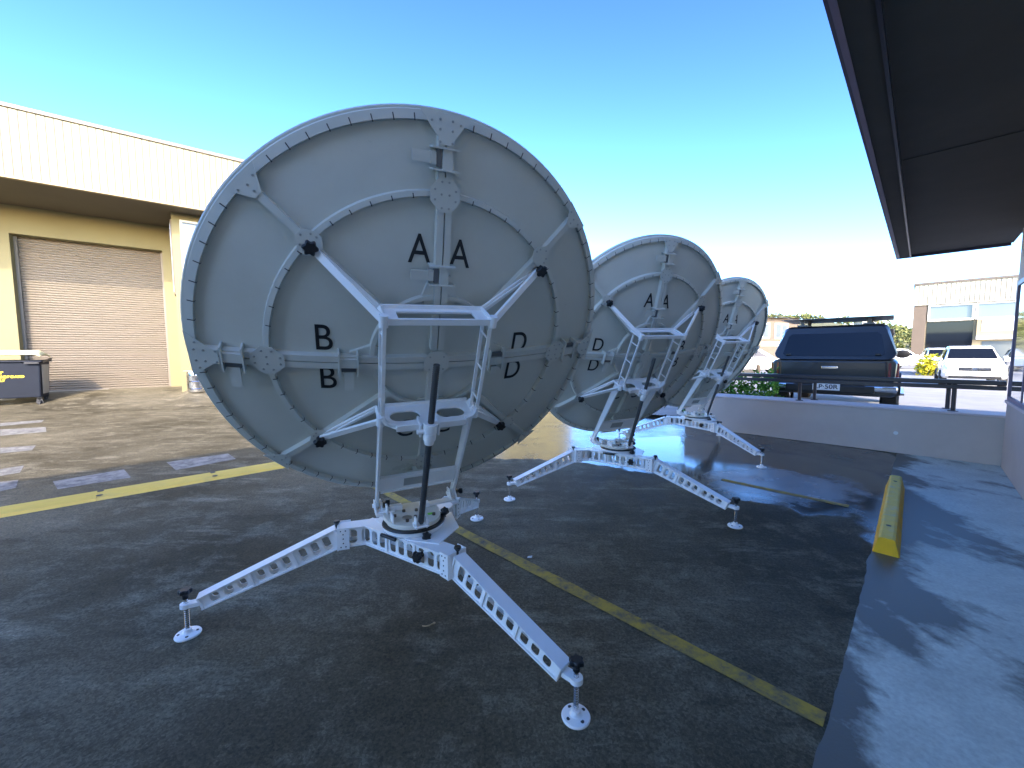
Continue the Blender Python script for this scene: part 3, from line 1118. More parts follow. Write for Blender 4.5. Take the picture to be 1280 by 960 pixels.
# ------------------------------------------------------------------ satellite dishes
DR, DK = 1.2017, 0.13241
EL, DY, DZ, DX, ROLL = 0.46587, -0.31595, 1.64198, 0.07738, 0.02745
_f, _g, _u = Vector((0, 1, 0)), Vector((1, 0, 0)), Vector((0, 0, 1))
_n = _f * math.cos(EL) + _u * math.sin(EL)
_up = -_f * math.sin(EL) + _u * math.cos(EL)
_X = _g * math.cos(ROLL) + _up * math.sin(ROLL)
_Y = -_g * math.sin(ROLL) + _up * math.cos(ROLL)
_V = _f * DY + _g * DX + _u * DZ
DM = frame_M(_V, _X, _Y)          # dish coords (x right, y up in the dish plane, z towards the back) -> mount coords
def Dp(x, y, z):
    return DM @ Vector((x, y, z))
def zs(r):
    return -DK * r * r
ZAX = (DM.to_3x3() @ Vector((0, 0, 1))).normalized()
YAX = (DM.to_3x3() @ Vector((0, 1, 0))).normalized()
XAX = (DM.to_3x3() @ Vector((1, 0, 0))).normalized()

def star_knob(mb, c, ax, r=.034, th=.03, lobes=6):
    ax = Vector(ax).normalized()
    s = ax.cross(Vector((0.3, 0.9, 0.2))).normalized()
    t = ax.cross(s)
    n = lobes * 8
    ring = [(s * math.cos(2 * PI * i / n) + t * math.sin(2 * PI * i / n)) * (r * (1 - .13 * (1 - math.cos(2 * PI * i / n * lobes)) / 1.0)) for i in range(n)]
    c = Vector(c)
    vs = []
    for k, (o, q) in enumerate(((0, .82), (.2, 1), (.8, 1), (1, .84))):
        vs += [c + ax * (o * th) + p * q for p in ring]
    fs = []
    for k in range(3):
        fs += [(k * n + i, k * n + (i + 1) % n, (k + 1) * n + (i + 1) % n, (k + 1) * n + i) for i in range(n)]
    fs += [tuple(range(n)), tuple(3 * n + i for i in range(n - 1, -1, -1))]
    mb.add(vs, fs)
    mb.cyl(c - ax * .03, c, r * .45, 12)

def build_reflector(root):
    # shell: back and front skin
    rings = [0.0001] + [i * .075 for i in range(1, 16)] + [1.165, 1.19]
    mb = MB()
    prof = [(r, zs(r)) for r in rings] + [(1.2, zs(1.2) + .002), (DR + .004, zs(DR) - .008), (DR, zs(DR) - .03), (1.18, zs(1.18) - .016)]
    prof += [(r, zs(r) - .014) for r in reversed(rings)]
    mb.lathe(prof, 128, DM)
    refl = mb.build('reflector', M['dish'], root, smooth=30)
    # rim band with slots, inner ring, hub ring
    def ring(r0, r1, h, slots, nm, m):
        mb = MB()
        mb.lathe([(r0, zs(r0)), (r0 + .004, zs(r0) + h), (r1 - .004, zs(r1) + h), (r1, zs(r1))], 128, DM)
        mb.mat(1)
        for i in range(slots):
            a = 2 * PI * (i + .5) / slots
            if min(abs((a / (PI / 2)) - round(a / (PI / 2))), 9) < .06: continue
            c, s = math.cos(a), math.sin(a)
            def q(r, z, t):
                return Dp(r * c - t * s, r * s + t * c, z)
            ra, rb = r0 - .003, r0 + (r1 - r0) * .60
            w = .0026
            za, zb = zs(r0) + .004, zs((r0 + r1) / 2) + h + .0016
            zc = zs(r0) + h + .0016
            mb.add([q(ra, za, -w), q(ra, za, w), q(ra, zc, w), q(ra, zc, -w), q(rb, zb, w), q(rb, zb, -w)], [(0, 1, 2, 3), (3, 2, 4, 5)])
        mb.build(nm, [m, M['slot']], refl, smooth=30, fix=False)
    ring(1.146, 1.192, .024, 76, 'rim_band', M['rib'])
    ring(.832, .864, .030, 52, 'stiffening_ring', M['rib'])
    ring(.335, .365, .03, 0, 'hub_ring', M['rib'])
    # radial ribs
    offy = [0.0]
    def curved_bar(mb, a, r0, r1, w, h, off=0.0, seg=10, wf=None):
        c, s = math.cos(a), math.sin(a)
        vs, fs = [], []
        for i in range(seg + 1):
            r = r0 + (r1 - r0) * i / seg
            ww = w if wf is None else wf(r)
            for t, z in ((-ww / 2, -.004), (-ww / 2 * .94, h), (ww / 2 * .94, h), (ww / 2, -.004)):
                tt = t + off
                vs.append(Dp(r * c - tt * s, r * s + tt * c + offy[0], zs(math.hypot(r, tt)) + z))
        for i in range(seg):
            for j in range(3):
                fs.append((i * 4 + j, (i + 1) * 4 + j, (i + 1) * 4 + j + 1, i * 4 + j + 1))
        fs += [(0, 1, 2, 3), (seg * 4 + 3, seg * 4 + 2, seg * 4 + 1, seg * 4)]
        mb.add(vs, fs)
    def pl(mb, a, pts, h, th=.006, rivets=(), ):
        """plate lying over the ribs; pts (radial, tangential)"""
        c, s = math.cos(a), math.sin(a)
        P = [Dp(r * c - t * s, r * s + t * c + offy[0], zs(math.hypot(r, t)) + h) for r, t in pts]
        Q = [Dp(r * c - t * s, r * s + t * c + offy[0], zs(math.hypot(r, t)) + h + th) for r, t in pts]
        k = len(P)
        mb.mat(0)
        mb.add(P + Q, [tuple(range(k)), tuple(range(2 * k - 1, k - 1, -1))] + [(i, (i + 1) % k, k + (i + 1) % k, k + i) for i in range(k)])
        for r, t in rivets:
            p = Dp(r * c - t * s, r * s + t * c + offy[0], zs(math.hypot(r, t)) + h + th)
            mb.mat(1)
            mb.cyl(p, p + ZAX * .003, .0055, 8)
        mb.mat(0)
    for k in range(4):
        a = PI / 2 * k + PI / 2
        offy[0] = -.03 if k in (1, 3) else 0.0
        mb = MB()
        curved_bar(mb, a, .05, 1.14, .036, .044, -.020)
        curved_bar(mb, a, .05, 1.14, .036, .044, .020)
        # flared web at the hub ring
        for sg in (-1, 1):
            curved_bar(mb, a, .30, .46, .05, .02, sg * .05, 6, lambda r: max(.004, .10 * (1 - abs(r - .35) / .12)))
        pl(mb, a, [(1.188, -.125), (1.16, -.10), (1.085, -.04), (1.06, -.04), (1.06, .04), (1.085, .04), (1.16, .10), (1.188, .125)], .0475, .004,
           [(1.15, -.07), (1.15, .07), (1.12, -.03), (1.12, .03), (1.07, -.03), (1.07, .03), (1.16, -.03), (1.16, .03)])
        pl(mb, a, [(.925, -.03), (.925, .03), (.875, .075), (.82, .075), (.77, .03), (.77, -.03), (.82, -.075), (.875, -.075)], .0475, .004,
           [(.905, -.018), (.905, .018), (.87, -.052), (.87, .052), (.85, -.02), (.85, .02), (.825, -.052), (.825, .052), (.79, -.018), (.79, .018)])
        mb.build('seam_rib', [M['rib'], M['rivet']], refl, smooth=25)
        # two toggle latches with a hanging tab
        for rr in ((1.0, .47) if k != 3 else (.965, .375)):
            mb = MB()
            c, s = math.cos(a), math.sin(a)
            def L(r, t, z): return Dp(r * c - t * s, r * s + t * c + offy[0], zs(r) + z)
            def bxl(r0, r1, t0, t1, z0, z1):
                mb.hexa([L(r0, t0, z0), L(r1, t0, z0), L(r1, t1, z0), L(r0, t1, z0), L(r0, t0, z1), L(r1, t0, z1), L(r1, t1, z1), L(r0, t1, z1)])
            bxl(rr - .05, rr - .042, -.065, .07, 0, .075)
            bxl(rr + .042, rr + .05, -.065, .07, 0, .075)
            bxl(rr - .042, rr + .042, -.03, .02, .046, .066)
            if k in (0, 1):
                bxl(rr - .026, rr + .026, .05, .075, .02, .06)
                bxl(rr - .024, rr + .024, .076, .165, .05, .057)
            else:
                bxl(rr - .02, rr + .02, -.10, -.05, .02, .05)
            mb.mat(1)
            bxl(rr - .036, rr + .036, .024, .048, .04, .058)
            mb.build('toggle_latch', [M['rib'], M['latch_grey']], refl, smooth=0)
    for k in range(4):
        offy[0] = 0.0
        a = PI / 2 * k + PI / 4 + (R(2.3) if k in (1,) else R(-2) if k == 2 else 0)
        if k == 2: a = R(-138.7 + 360)
        if k == 1: a = R(137.3)
        mb = MB()
        curved_bar(mb, a, .34, 1.13, .036, .042)
        pl(mb, a, [(1.185, -.09), (1.16, -.07), (1.09, -.02), (1.09, .02), (1.16, .07), (1.185, .09)], .043, .004, [(1.15, -.045), (1.15, .045), (1.14, 0), (1.11, 0)])
        pl(mb, a, [(.90, -.022), (.90, .022), (.86, .055), (.82, .06), (.785, .025), (.785, -.025), (.82, -.06), (.86, -.055)], .043, .004,
           [(.885, 0), (.86, -.035), (.86, .035), (.835, -.042), (.835, .042)])
        mb.build('diagonal_rib', [M['rib'], M['rivet']], refl, smooth=25)
    offy[0] = -.03
    mb = MB()
    pl(mb, 0, [(.08 * math.cos(R(22.5 + 45 * i)), .08 * math.sin(R(22.5 + 45 * i))) for i in range(8)], .048, .006,
       [(.04, .04), (-.04, .04), (.04, -.04), (-.04, -.04)])
    mb.build('hub_plate', [M['rib'], M['rivet']], refl, smooth=0)
    return refl

XO = -.05
PIV = [Dp(XO + s * .262, -1.163, -.009) for s in (-1, 1)]
SCT, SCB = Dp(-.049, .056, .226), Dp(-.101, -.986, .362)
def build_upper(root):
    parts = [build_reflector(root)]
    # knobs on the ring
    KN = [(-.614, .556), (.596, .520), (-.637, -.558), (.522, -.590)]
    for x, y in KN:
        mb = MB()
        r = math.hypot(x, y)
        mb.cyl(Dp(x, y, zs(r) + .03), Dp(x, y, -.022), .014, 12)
        star_knob(mb, Dp(x, y, -.022), ZAX, .036, .032)
        parts.append(mb.build('clamp_knob', M['black'], root))
    # triangular bracket arms
    for i, (x, y) in enumerate(KN):
        sx, sy = (-1 if x < 0 else 1), (1 if y > 0 else -1)
        A = Vector((x * .985, y * .985, -.035))
        zf, zb = (.243, .075) if sy > 0 else (.185, .055)
        B = Vector((XO + sx * .275, sy * .307, zf))
        C = Vector((XO + sx * .275, sy * .307, zb))
        nrm = (B - A).cross(C - A).normalized()
        mb = MB()
        w = .034
        def seg(p, q, w0=w, h=.016):
            mb.bar(DM @ p, DM @ q, w0, h, (DM.to_3x3() @ nrm.cross(q - p).normalized()))
        seg(A, B); seg(A + Vector((0, 0, -.02)), C); seg(B, C)
        A2 = A.lerp(B, .22); A3 = A.lerp(C, .22)
        mb.add([DM @ q for q in (A, A2, A3)] + [DM @ (q + nrm * .006) for q in (A, A2, A3)], [(0, 1, 2), (5, 4, 3), (0, 3, 4, 1), (1, 4, 5, 2), (2, 5, 3, 0)])
        # inner thin ledge lines along the bars
        cen = (A + B + C) / 3
        for p, q in ((A2, B), (A3, C)):
            p2, q2 = p.lerp(cen, .12), q.lerp(cen, .12)
            mb.bar(DM @ p2, DM @ q2, .012, .010, (DM.to_3x3() @ nrm.cross(q - p).normalized()))
        mb.cyl(DM @ (B + Vector((0, -.03, 0))), DM @ (B + Vector((0, .03, 0))), .022, 14)
        parts.append(mb.build('bracket_arm', M['white'], root))
    # cradle: top plate with slot, side channels, tray
    mb = MB()
    def local(y):   # plate whose plane is x-z at height y
        return DM @ frame_M((XO, y, 0), (1, 0, 0), (0, 0, 1))
    def slot(cx, cz, hx, hz, n=8):
        pts = []
        r = min(hx, hz)
        for sx, a0 in ((1, -90), (-1, 90)):
            for i in range(n + 1):
                a = R(a0 + 180 * i / n)
                pts.append((cx + sx * (hx - r) + r * math.cos(a), cz + r * math.sin(a)))
        return pts
    mb.plate([(-.285, .07), (.285, .07), (.285, .25), (-.285, .25)], [[(-.20, .115), (.20, .115), (.20, .205), (-.20, .205)]], .012, local(.307))
    def dbar(p, q, w, h, up=(0, 0, 1)):
        mb.bar(DM @ Vector(p), DM @ Vector(q), w, h, DM.to_3x3() @ Vector(up))
    dbar((XO - .285, .305, .247), (XO + .285, .305, .247), .034, .014)
    dbar((XO - .285, .311, .072), (XO + .285, .311, .072), .030, .014)
    for s in (-1, 1):
        x = XO + s * .27
        dbar((x, .30, .234), (x, -.25, .220), .020, .012)
        dbar((x, .30, .122), (x, -.31, .122), .020, .012)
        for yy in (.20, .0, -.20):
            dbar((x, yy, .225), (x, yy, .125), .010, .008, (1, 0, 0))
        # rounded return into the tray
        prev = None
        for i in range(7):
            a = R(90 * i / 6)
            q = Vector((x - s * .07 * (1 - math.cos(a)), -.25 - .06 * math.sin(a), .218 + .012 * i / 6))
            if prev is not None:
                mb.bar(DM @ prev, DM @ q, .020, .032, ZAX)
            prev = q
    mb.plate([(-.272, .03), (.272, .03), (.272, .19), (.20, .255), (-.20, .255), (-.272, .19)],
             [slot(.135, .145, .085, .048), slot(-.135, .145, .085, .048)], .012, local(-.315))
    dbar((XO - .20, -.322, .252), (XO + .20, -.322, .252), .040, .012)
    dbar((XO - .27, -.318, .034), (XO + .27, -.318, .034), .040, .012)
    parts.append(mb.build('cradle', M['white'], root, bevel=.002))
    # lower fork
    mb = MB()
    for s in (-1, 1):
        x = XO + s * .268
        top_f, top_b, bot_f, bot_b = (x, -.31, .165), (x, -.31, .085), (x, -1.18, .012), (x, -1.18, -.030)
        dbar(top_f, bot_f, .018, .012)
        dbar(top_b, bot_b, .018, .012)
        mb.add([DM @ (Vector(q) + Vector((o, 0, 0))) for o in (-.004, .004) for q in (top_f, bot_f, bot_b, top_b)],
               [(0, 1, 2, 3), (7, 6, 5, 4), (0, 4, 5, 1), (1, 5, 6, 2), (2, 6, 7, 3), (3, 7, 4, 0)])
    dbar((XO - .25, -.873, .040), (XO + .25, -.873, .040), .012, .03)
    dbar((XO - .25, -1.006, .024), (XO + .25, -1.006, .024), .012, .03)
    mb.add([DM @ Vector(q) for q in ((XO - .255, -.88, .036), (XO + .255, -.88, .036), (XO + .255, -1.00, .018), (XO - .255, -1.00, .018),
                                    (XO - .255, -.88, .046), (XO + .255, -.88, .046), (XO + .255, -1.00, .028), (XO - .255, -1.00, .028))],
           [(3, 2, 1, 0), (4, 5, 6, 7), (0, 1, 5, 4), (1, 2, 6, 5), (2, 3, 7, 6), (3, 0, 4, 7)])
    fk = mb.build('fork', M['white'], root, bevel=.002)
    parts.append(fk)
    mb = MB()
    mb.add([DM @ Vector(q) for q in ((XO - .10, -.90, .0455), (XO + .06, -.90, .0455), (XO + .06, -.975, .0345), (XO - .10, -.975, .0345))], [(3, 2, 1, 0)])
    mb.build('data_plate', M['rivet'], fk, smooth=0)
    # elevation screw with trunnion
    d = (SCB - SCT).normalized()
    mb = MB()
    mb.cyl(SCT, SCB, .0165, 20)
    L = (SCB - SCT).length
    for i in range(int(L / .012)):
        p = SCT + d * (.004 + i * .012)
        mb.cyl(p, p + d * .004, .0182, 20)
    sw = mb.build('lead_screw', M['screw'], root)
    parts.append(sw)
    T = SCT + d * .40
    mb = MB()
    mb.box((0, 0, 0), (.10, .045, .07), frame_M(T - ZAX * .055, XAX, YAX))
    mb.cyl(T - d * .05, T + d * .005, .040, 24)
    mb.cyl(T + d * .008, T + d * .055, .038, 24, .036)
    mb.cyl(T + d * .055, T + d * .085, .032, 24, .026)
    mb.box((0, 0, 0), (.012, .08, .10), frame_M(T - ZAX * .05 - XAX * .052, XAX, YAX))
    mb.box((0, 0, 0), (.012, .08, .10), frame_M(T - ZAX * .05 + XAX * .052, XAX, YAX))
    mb.cyl(T - XAX * .075, T - XAX * .03, .014, 12)
    parts.append(mb.build('trunnion', M['white'], root, bevel=.002))
    # azimuth base
    mb = MB()
    mb.lathe([(0, .505), (.190, .505), (.195, .51), (.195, .530), (.185, .533), (0, .533)], 48)
    parts.append(mb.build('azimuth_disc', M['white'], root))
    mb = MB()
    mb.lathe([(0, .534), (.200, .534), (.204, .538), (.200, .545), (0, .545)], 48)
    parts.append(mb.build('bearing_ring', M['black'], root))
    mb = MB()
    pts = [(.175 * math.cos(R(a)), .175 * math.sin(R(a))) for a in range(180, 361, 10)] + [(.185, .06), (.175, .20), (.10, .235), (-.10, .235), (-.175, .20), (-.185, .06)]
    mb.plate(pts, [], .028, Matrix.Translation((0, 0, .546)))
    pt = mb.build('base_plate', M['cream_plate'], root, bevel=.004)
    parts.append(pt)
    for s, P in ((-1, PIV[0]), (1, PIV[1])):
        mb = MB()
        # arm out of the plate, then two ears round the pivot
        mb.bar((s * .10, .13, .582), (P.x, .15, .582), .07, .012)
        for o in (-.020, .020):
            x = P.x + o
            mb.hexa([Vector((x - .004, .10, .560)), Vector((x + .004, .10, .560)), Vector((x + .004, P.y + .02, .570)), Vector((x - .004, P.y + .02, .570)),
                     Vector((x - .004, P.y - .028, P.z + .035)), Vector((x + .004, P.y - .028, P.z + .035)), Vector((x + .004, P.y + .028, P.z + .035)), Vector((x - .004, P.y + .028, P.z + .035))])
        mb.box((P.x, .15, .570), (.048, .10, .020))
        mb.cyl(P - Vector((.034, 0, 0)), P + Vector((.034, 0, 0)), .014, 14)
        parts.append(mb.build('clevis', M['white'], root, bevel=.0015))
        mb = MB()
        mb.cyl(P + Vector((.0345, 0, 0)), P + Vector((.050, 0, 0)), .018, 6)
        parts.append(mb.build('pivot_bolt', M['bolt'], root))
    mb = MB()
    for o in (-.032, .032):
        mb.box((SCB.x + o, SCB.y, .600), (.010, .05, .07))
    mb.box((SCB.x, SCB.y, .579), (.09, .06, .010))
    mb.cyl(SCB - Vector((.05, 0, 0)), SCB + Vector((.05, 0, 0)), .012, 12)
    parts.append(mb.build('screw_lug', M['white'], root, bevel=.002))
    for c, z in (((-.145, -.04, .598), (.010, .09, .050)), ((-.09, .15, .59), (.08, .05, .03)), ((.10, .12, .59), (.06, .06, .03)), ((-.155, .12, .60), (.012, .06, .055))):
        mb = MB(); mb.box(c, z); parts.append(mb.build('stop_block', M['white'], root, bevel=.002))
    for x, y in ((-.05, .08), (.03, .06), (-.12, .02), (.12, -.06), (.0, -.05), (-.06, -.09)):
        mb = MB(); mb.cyl((x, y, .5745), (x, y, .590), .011, 6); parts.append(mb.build('plate_bolt', M['bolt'], root))
    mb = MB(); mb.cyl((-.05, -.03, .5745), (-.05, -.03, .580), .032, 20); parts.append(mb.build('level_vial', M['steel'], root))
    mb = MB(); mb.box((.11, -.03, .5755), (.045, .03, .002)); parts.append(mb.build('sticker', M['lime'], root, smooth=0))
    for p, ax in (((.03, -.215, .515), (0, -1, .15)), ((.20, -.02, .565), (.3, -.6, .7)), ((.20, .05, .50), (.6, -.7, .1)), ((PIV[1].x + .06, PIV[1].y, PIV[1].z), (1, -.2, 0)), ((PIV[0].x + .055, PIV[0].y, PIV[0].z), (1, -.3, 0))):
        mb = MB(); star_knob(mb, p, ax, .030 if p[2] < .6 else .022, .028); parts.append(mb.build('lock_knob', M['black'], root))
    return parts

def rhole(x0, x1, z0, z1, r, n=4):
    pts = []
    for cx, cz, a0 in ((x1 - r, z0 + r, -90), (x1 - r, z1 - r, 0), (x0 + r, z1 - r, 90), (x0 + r, z0 + r, 180)):
        for i in range(n + 1):
            a = R(a0 + 90 * i / n)
            pts.append((cx + r * math.cos(a), cz + r * math.sin(a)))
    return pts

def truss(mb, A, B, h0, h1, w, groups, drop=True):
    """box beam, top edge A->B (Vectors), depths h0,h1, width w, both webs pierced by rows of rounded holes"""
    A, B = Vector(A), Vector(B)
    L = (B - A).length
    xd = (B - A).normalized()
    side = xd.cross(Vector((0, 0, 1))).normalized()
    zd = side.cross(xd)
    def dep(x): return h0 + (h1 - h0) * x / L
    outer = [(0, 0), (0, -h0), (L, -h1), (L, 0)]
    holes = []
    n = groups * 3
    m0 = .03
    pitch = (L - 2 * m0) / groups
    ribs = []
    for g in range(groups):
        x0 = m0 + g * pitch
        cell = (pitch - .026) / 3
        for k in range(3):
            a, b = x0 + .013 + k * cell + cell * .17, x0 + .013 + (k + 1) * cell - cell * .17
            d = min(dep(a), dep(b))
            z1, z0 = -.010 - d * .07, -d + .010 + d * .05
            if z1 - z0 < .010: continue
            r = min((b - a) / 2, (z1 - z0) / 2) * .85
            holes.append(rhole(a, b, z0, z1, r * .8)[::-1])
        if g: ribs.append(x0)
    outer = outer
    for s in (-1, 1):
        M_ = frame_M(A + side * (s * (w / 2 - .012) - .002), xd, zd)
        mb.plate(outer, holes, .004, M_)
        # proud vertical ribs and bottom flange
        for x in ribs + [.008, L - .008]:
            p0 = A + xd * x + side * s * (w / 2 - .005)
            mb.bar(p0 + zd * -.006, p0 + zd * (-dep(x) + .004), .010, .012, xd)
        q0, q1 = A + side * s * (w / 2 - .008) - zd * h0, B + side * s * (w / 2 - .008) - zd * h1
        mb.bar(q0, q1, .016, .008, zd)
    mb.bar(A - zd * .002, B - zd * .002, w, .006, zd)
    for x in (0.002, L - .002):
        p = A + xd * x
        mb.bar(p - zd * .006, p - zd * (dep(x) - .002), .004, w - .03, side)

def build_lower(root):
    """tripod in tripod coordinates"""
    mb = MB()
    H0 = .495
    truss(mb, (-.37, .005, H0), (.405, -.262, H0), .125, .125, .12, 3)
    truss(mb, (-.20, .07, H0 - .001), (-.495, -.11, H0 - .001), .125, .125, .115, 1)
    truss(mb, (.05, .0, H0 - .001), (.045, .55, H0 - .001), .125, .125, .12, 2)
    hub = mb.build('hub_frame', M['white'], root, smooth=0)
    mb = MB()
    mb.plate([(-.30, .02), (.06, -.20), (.27, -.20), (.30, .05), (.16, .26), (-.10, .26), (-.30, .12)], [], .006, Matrix.Translation((0, 0, H0 + .002)))
    mb.build('deck_plate', M['white'], hub, smooth=0)
    # hinge end plates with bolt holes
    for p, d in (((.405, -.262), Vector((.87, -.49, 0))), ((-.495, -.11), Vector((-.85, -.52, 0))), ((.045, .55), Vector((0, 1, 0)))):
        s = Vector((-d.y, d.x, 0))
        c = Vector((p[0], p[1], 0)) + d * .004
        mb = MB()
        mb.box((0, 0, 0), (.008, .135, .15), frame_M(c + Vector((0, 0, H0 - .067)), d, s))
        for sg in (-1, 1):
            e = c + s * (sg * .066) - d * .035
            mb.box((0, 0, 0), (.075, .006, .145), frame_M(e + Vector((0, 0, H0 - .066)), d, s))
            mb.mat(1)
            for zz in (-.012, -.035, -.065, -.095, -.12):
                for dd in ((-.015, .015) if zz in (-.012, -.12) else (.0,)):
                    q = e + d * dd + s * sg * .003 + Vector((0, 0, H0 + zz))
                    mb.cyl(q, q + s * sg * .0015, .0045, 8)
            mb.mat(0)
        mb.build('hinge_plate', [M['white'], M['slot']], hub, smooth=0)
    mb = MB()
    nrm = Vector((-.267, -.775, 0)).normalized()
    c = Vector((.405, -.262, 0)).lerp(Vector((-.37, .005, 0)), .28)
    star_knob(mb, c + nrm * .075 + Vector((0, 0, H0 - .055)), nrm, .036, .03)
    mb.build('hub_knob', M['black'], hub)
    mb = MB()
    c = Vector((-.37, .005, 0)).lerp(Vector((.405, -.262, 0)), .40)
    dd = (Vector((.405, -.262, 0)) - Vector((-.37, .005, 0))).normalized()
    mb.cyl(c + nrm * .075 - dd * .07 + Vector((0, 0, H0 - .006)), c + nrm * .075 + dd * .06 + Vector((0, 0, H0 - .006)), .011, 12)
    mb.build('lever', M['black'], hub)
    for hin, pad, in (((-.505, -.118), (-1.131, -.648)), ((.415, -.266), (1.131, -.650)), ((.045, .565), (-.012, 1.318))):
        h = Vector((hin[0], hin[1], H0 - .004))
        p = Vector((pad[0], pad[1], 0))
        d = Vector((p.x - h.x, p.y - h.y, 0)).normalized()
        e = p - d * .055
        mb = MB()
        truss(mb, h + d * .012, (e.x, e.y, .222), .135, .072, .082, 3)
        leg = mb.build('leg', M['white'], root, smooth=0)
        # lug for the jack
        mb = MB()
        mb.cyl(p + Vector((0, 0, .172)), p + Vector((0, 0, .196)), .030, 20)
        mb.bar(e + Vector((0, 0, .184)) - d * .01, p + Vector((0, 0, .184)), .05, .022)
        mb.build('jack_lug', M['white'], leg)
        mb = MB()
        mb.cyl(p + Vector((0, 0, .02)), p + Vector((0, 0, .262)), .0105, 14)
        for i in range(18):
            z = .05 + i * .012
            mb.cyl(p + Vector((0, 0, z)), p + Vector((0, 0, z + .004)), .0122, 14)
        mb.build('jack_screw', M['chrome'], leg)
        mb = MB()
        star_knob(mb, p + Vector((0, 0, .255)), (0, 0, 1), .036, .026)
        mb.cyl(p + Vector((0, 0, .235)), p + Vector((0, 0, .257)), .014, 12, .024)
        mb.build('jack_knob', M['black'], leg)
        mb = MB()
        mb.lathe([(0, 0), (.064, 0), (.066, .006), (.062, .013), (.030, .018), (.022, .026), (.020, .04), (0, .042)], 32, Matrix.Translation(p))
        mb.mat(1)
        for k in range(4):
            a = PI / 4 + k * PI / 2
            q = p + Vector((.044 * math.cos(a), .044 * math.sin(a), .0148))
            mb.cyl(q, q + Vector((0, 0, .0018)), .0085, 10)
        mb.build('foot', [M['white'], M['slot']], leg)
        mb = MB()
        t = h + d * .0 + Vector((0, 0, .012))
        mb.cyl(t - Vector((0, 0, .02)), t + Vector((0, 0, .006)), .007, 8)
        mb.cyl(t + Vector((0, 0, .006)), t + Vector((0, 0, .022)), .012, 12, .022)
        mb.cyl(t + Vector((0, 0, .022)), t + Vector((0, 0, .032)), .022, 12, .019)
        mb.build('hinge_knob', M['black'], leg)

DISH = [((-0.6572, 2.6010, 0), -0.24124, 0.690), ((1.24672, 4.66981, 0), -0.3212, 0.718), ((3.2152, 6.9086, 0), -0.7664, 1.1964)]
def panel_letters(refl, left, right_):
    for ch, x, y in (('A', -.112, .585), ('A', .102, .575), (left, -.585, .095), (left, -.575, -.145), (right_, .555, .050), (right_, .545, -.145), ('C', -.145, -.545), ('C', .105, -.545)):
        mb = MB()
        text_mb(mb, ch, .205, Matrix.Identity(4), .001, xs=.84, weight=.0003)
        zz = [v.y for v in mb.v]
        cy = (max(zz) + min(zz)) / 2
        vs = []
        for v in mb.v:
            X_, Y_ = x + v.x, y + v.y - cy
            vs.append(Dp(X_, Y_, zs(math.hypot(X_, Y_)) + .003 + v.z))
        mb.v = vs
        mb.build('panel_letter', M['letter'], refl, smooth=0)

LAB = ['largest grey satellite dish, its panels lettered B beside the warehouse, tripod across the yellow line',
       'middle satellite dish, between the largest dish and the one by the mauve wall',
       'smallest satellite dish of the row, standing next to the mauve wall']
def dishes():
    root = empty('satellite_dish', DISH[0][0], DISH[0][1])
    tag(root, LAB[0], 'satellite dish', 'satellite dishes standing in a row')
    up = build_upper(root)
    build_lower(root)
    upn = [o.data.name for o in up]
    roots = [root, copy_tree(root), copy_tree(root)]
    for i, (loc, yaw, az) in enumerate(DISH):
        r = roots[i]
        r.location = loc
        r.rotation_euler = (0, 0, yaw)
        r['label'] = LAB[i]
        for ch in r.children:
            if ch.data and ch.data.name in upn:
                ch.rotation_euler = (0, 0, az)
            if ch.name.startswith('reflector'):
                panel_letters(ch, 'B' if i == 0 else 'D', 'D' if i == 0 else 'B')
dishes()

# ------------------------------------------------------------------ dark ute with canopy
def wheel(mb_parent, c, ax, r, w, rim=M['silvercar']):
    """wheel as a part with tyre and rim under it; c centre, ax axle direction (outwards)"""
    mb = MB()
    Mx = frame_M(c, *( (Vector((0, 0, 1)).cross(Vector(ax)).normalized(), Vector((0, 0, 1))) ))
    mb.lathe([(r * .62, -w / 2), (r * .92, -w / 2), (r, -w * .36), (r, w * .36), (r * .92, w / 2), (r * .62, w / 2)], 32, Mx)
    t = mb.build('wheel', M['rubber'], mb_parent)
    mb = MB()
    mb.lathe([(0, w * .30), (r * .15, w * .32), (r * .2, w * .22), (r * .55, w * .28), (r * .64, w * .45), (r * .64, -w * .4), (0, -w * .35)], 32, Mx)
    for k in range(6):
        a = k * PI / 3
        mb.bar(Mx @ Vector((0, 0, w * .3)), Mx @ Vector((r * .58 * math.cos(a), r * .58 * math.sin(a), w * .38)), .06, .03, ax)
    mb.build('rim', rim, t)
    return t

def loft(mb, secs, caps=True):
    """secs: list of equal-length point loops"""
    n = len(secs[0])
    vs = [p for s in secs for p in s]
    fs = []
    for i in range(len(secs) - 1):
        for j in range(n):
            fs.append((i * n + j, i * n + (j + 1) % n, (i + 1) * n + (j + 1) % n, (i + 1) * n + j))
    if caps:
        fs += [tuple(range(n - 1, -1, -1)), tuple((len(secs) - 1) * n + j for j in range(n))]
    mb.add(vs, fs)

def ring_sec(y, hw0, hw1, z0, z1, r=.08, n=4, lean=0.0):
    """rounded cross-section in the x-z plane at y: half width hw0 at z0, hw1 at z1"""
    pts = []
    for cx, cz, a0 in ((1, 0, -90), (1, 1, 0), (-1, 1, 90), (-1, 0, 180)):
        hw = (hw0, hw1)[cz]
        zc = z0 + r if cz == 0 else z1 - r
        for i in range(n + 1):
            a = R(a0 + 90 * i / n)
            zz = zc + r * math.sin(a)
            pts.append(Vector((cx * (hw - r) + r * math.cos(a), y + lean * (zz - z0), zz)))
    return pts

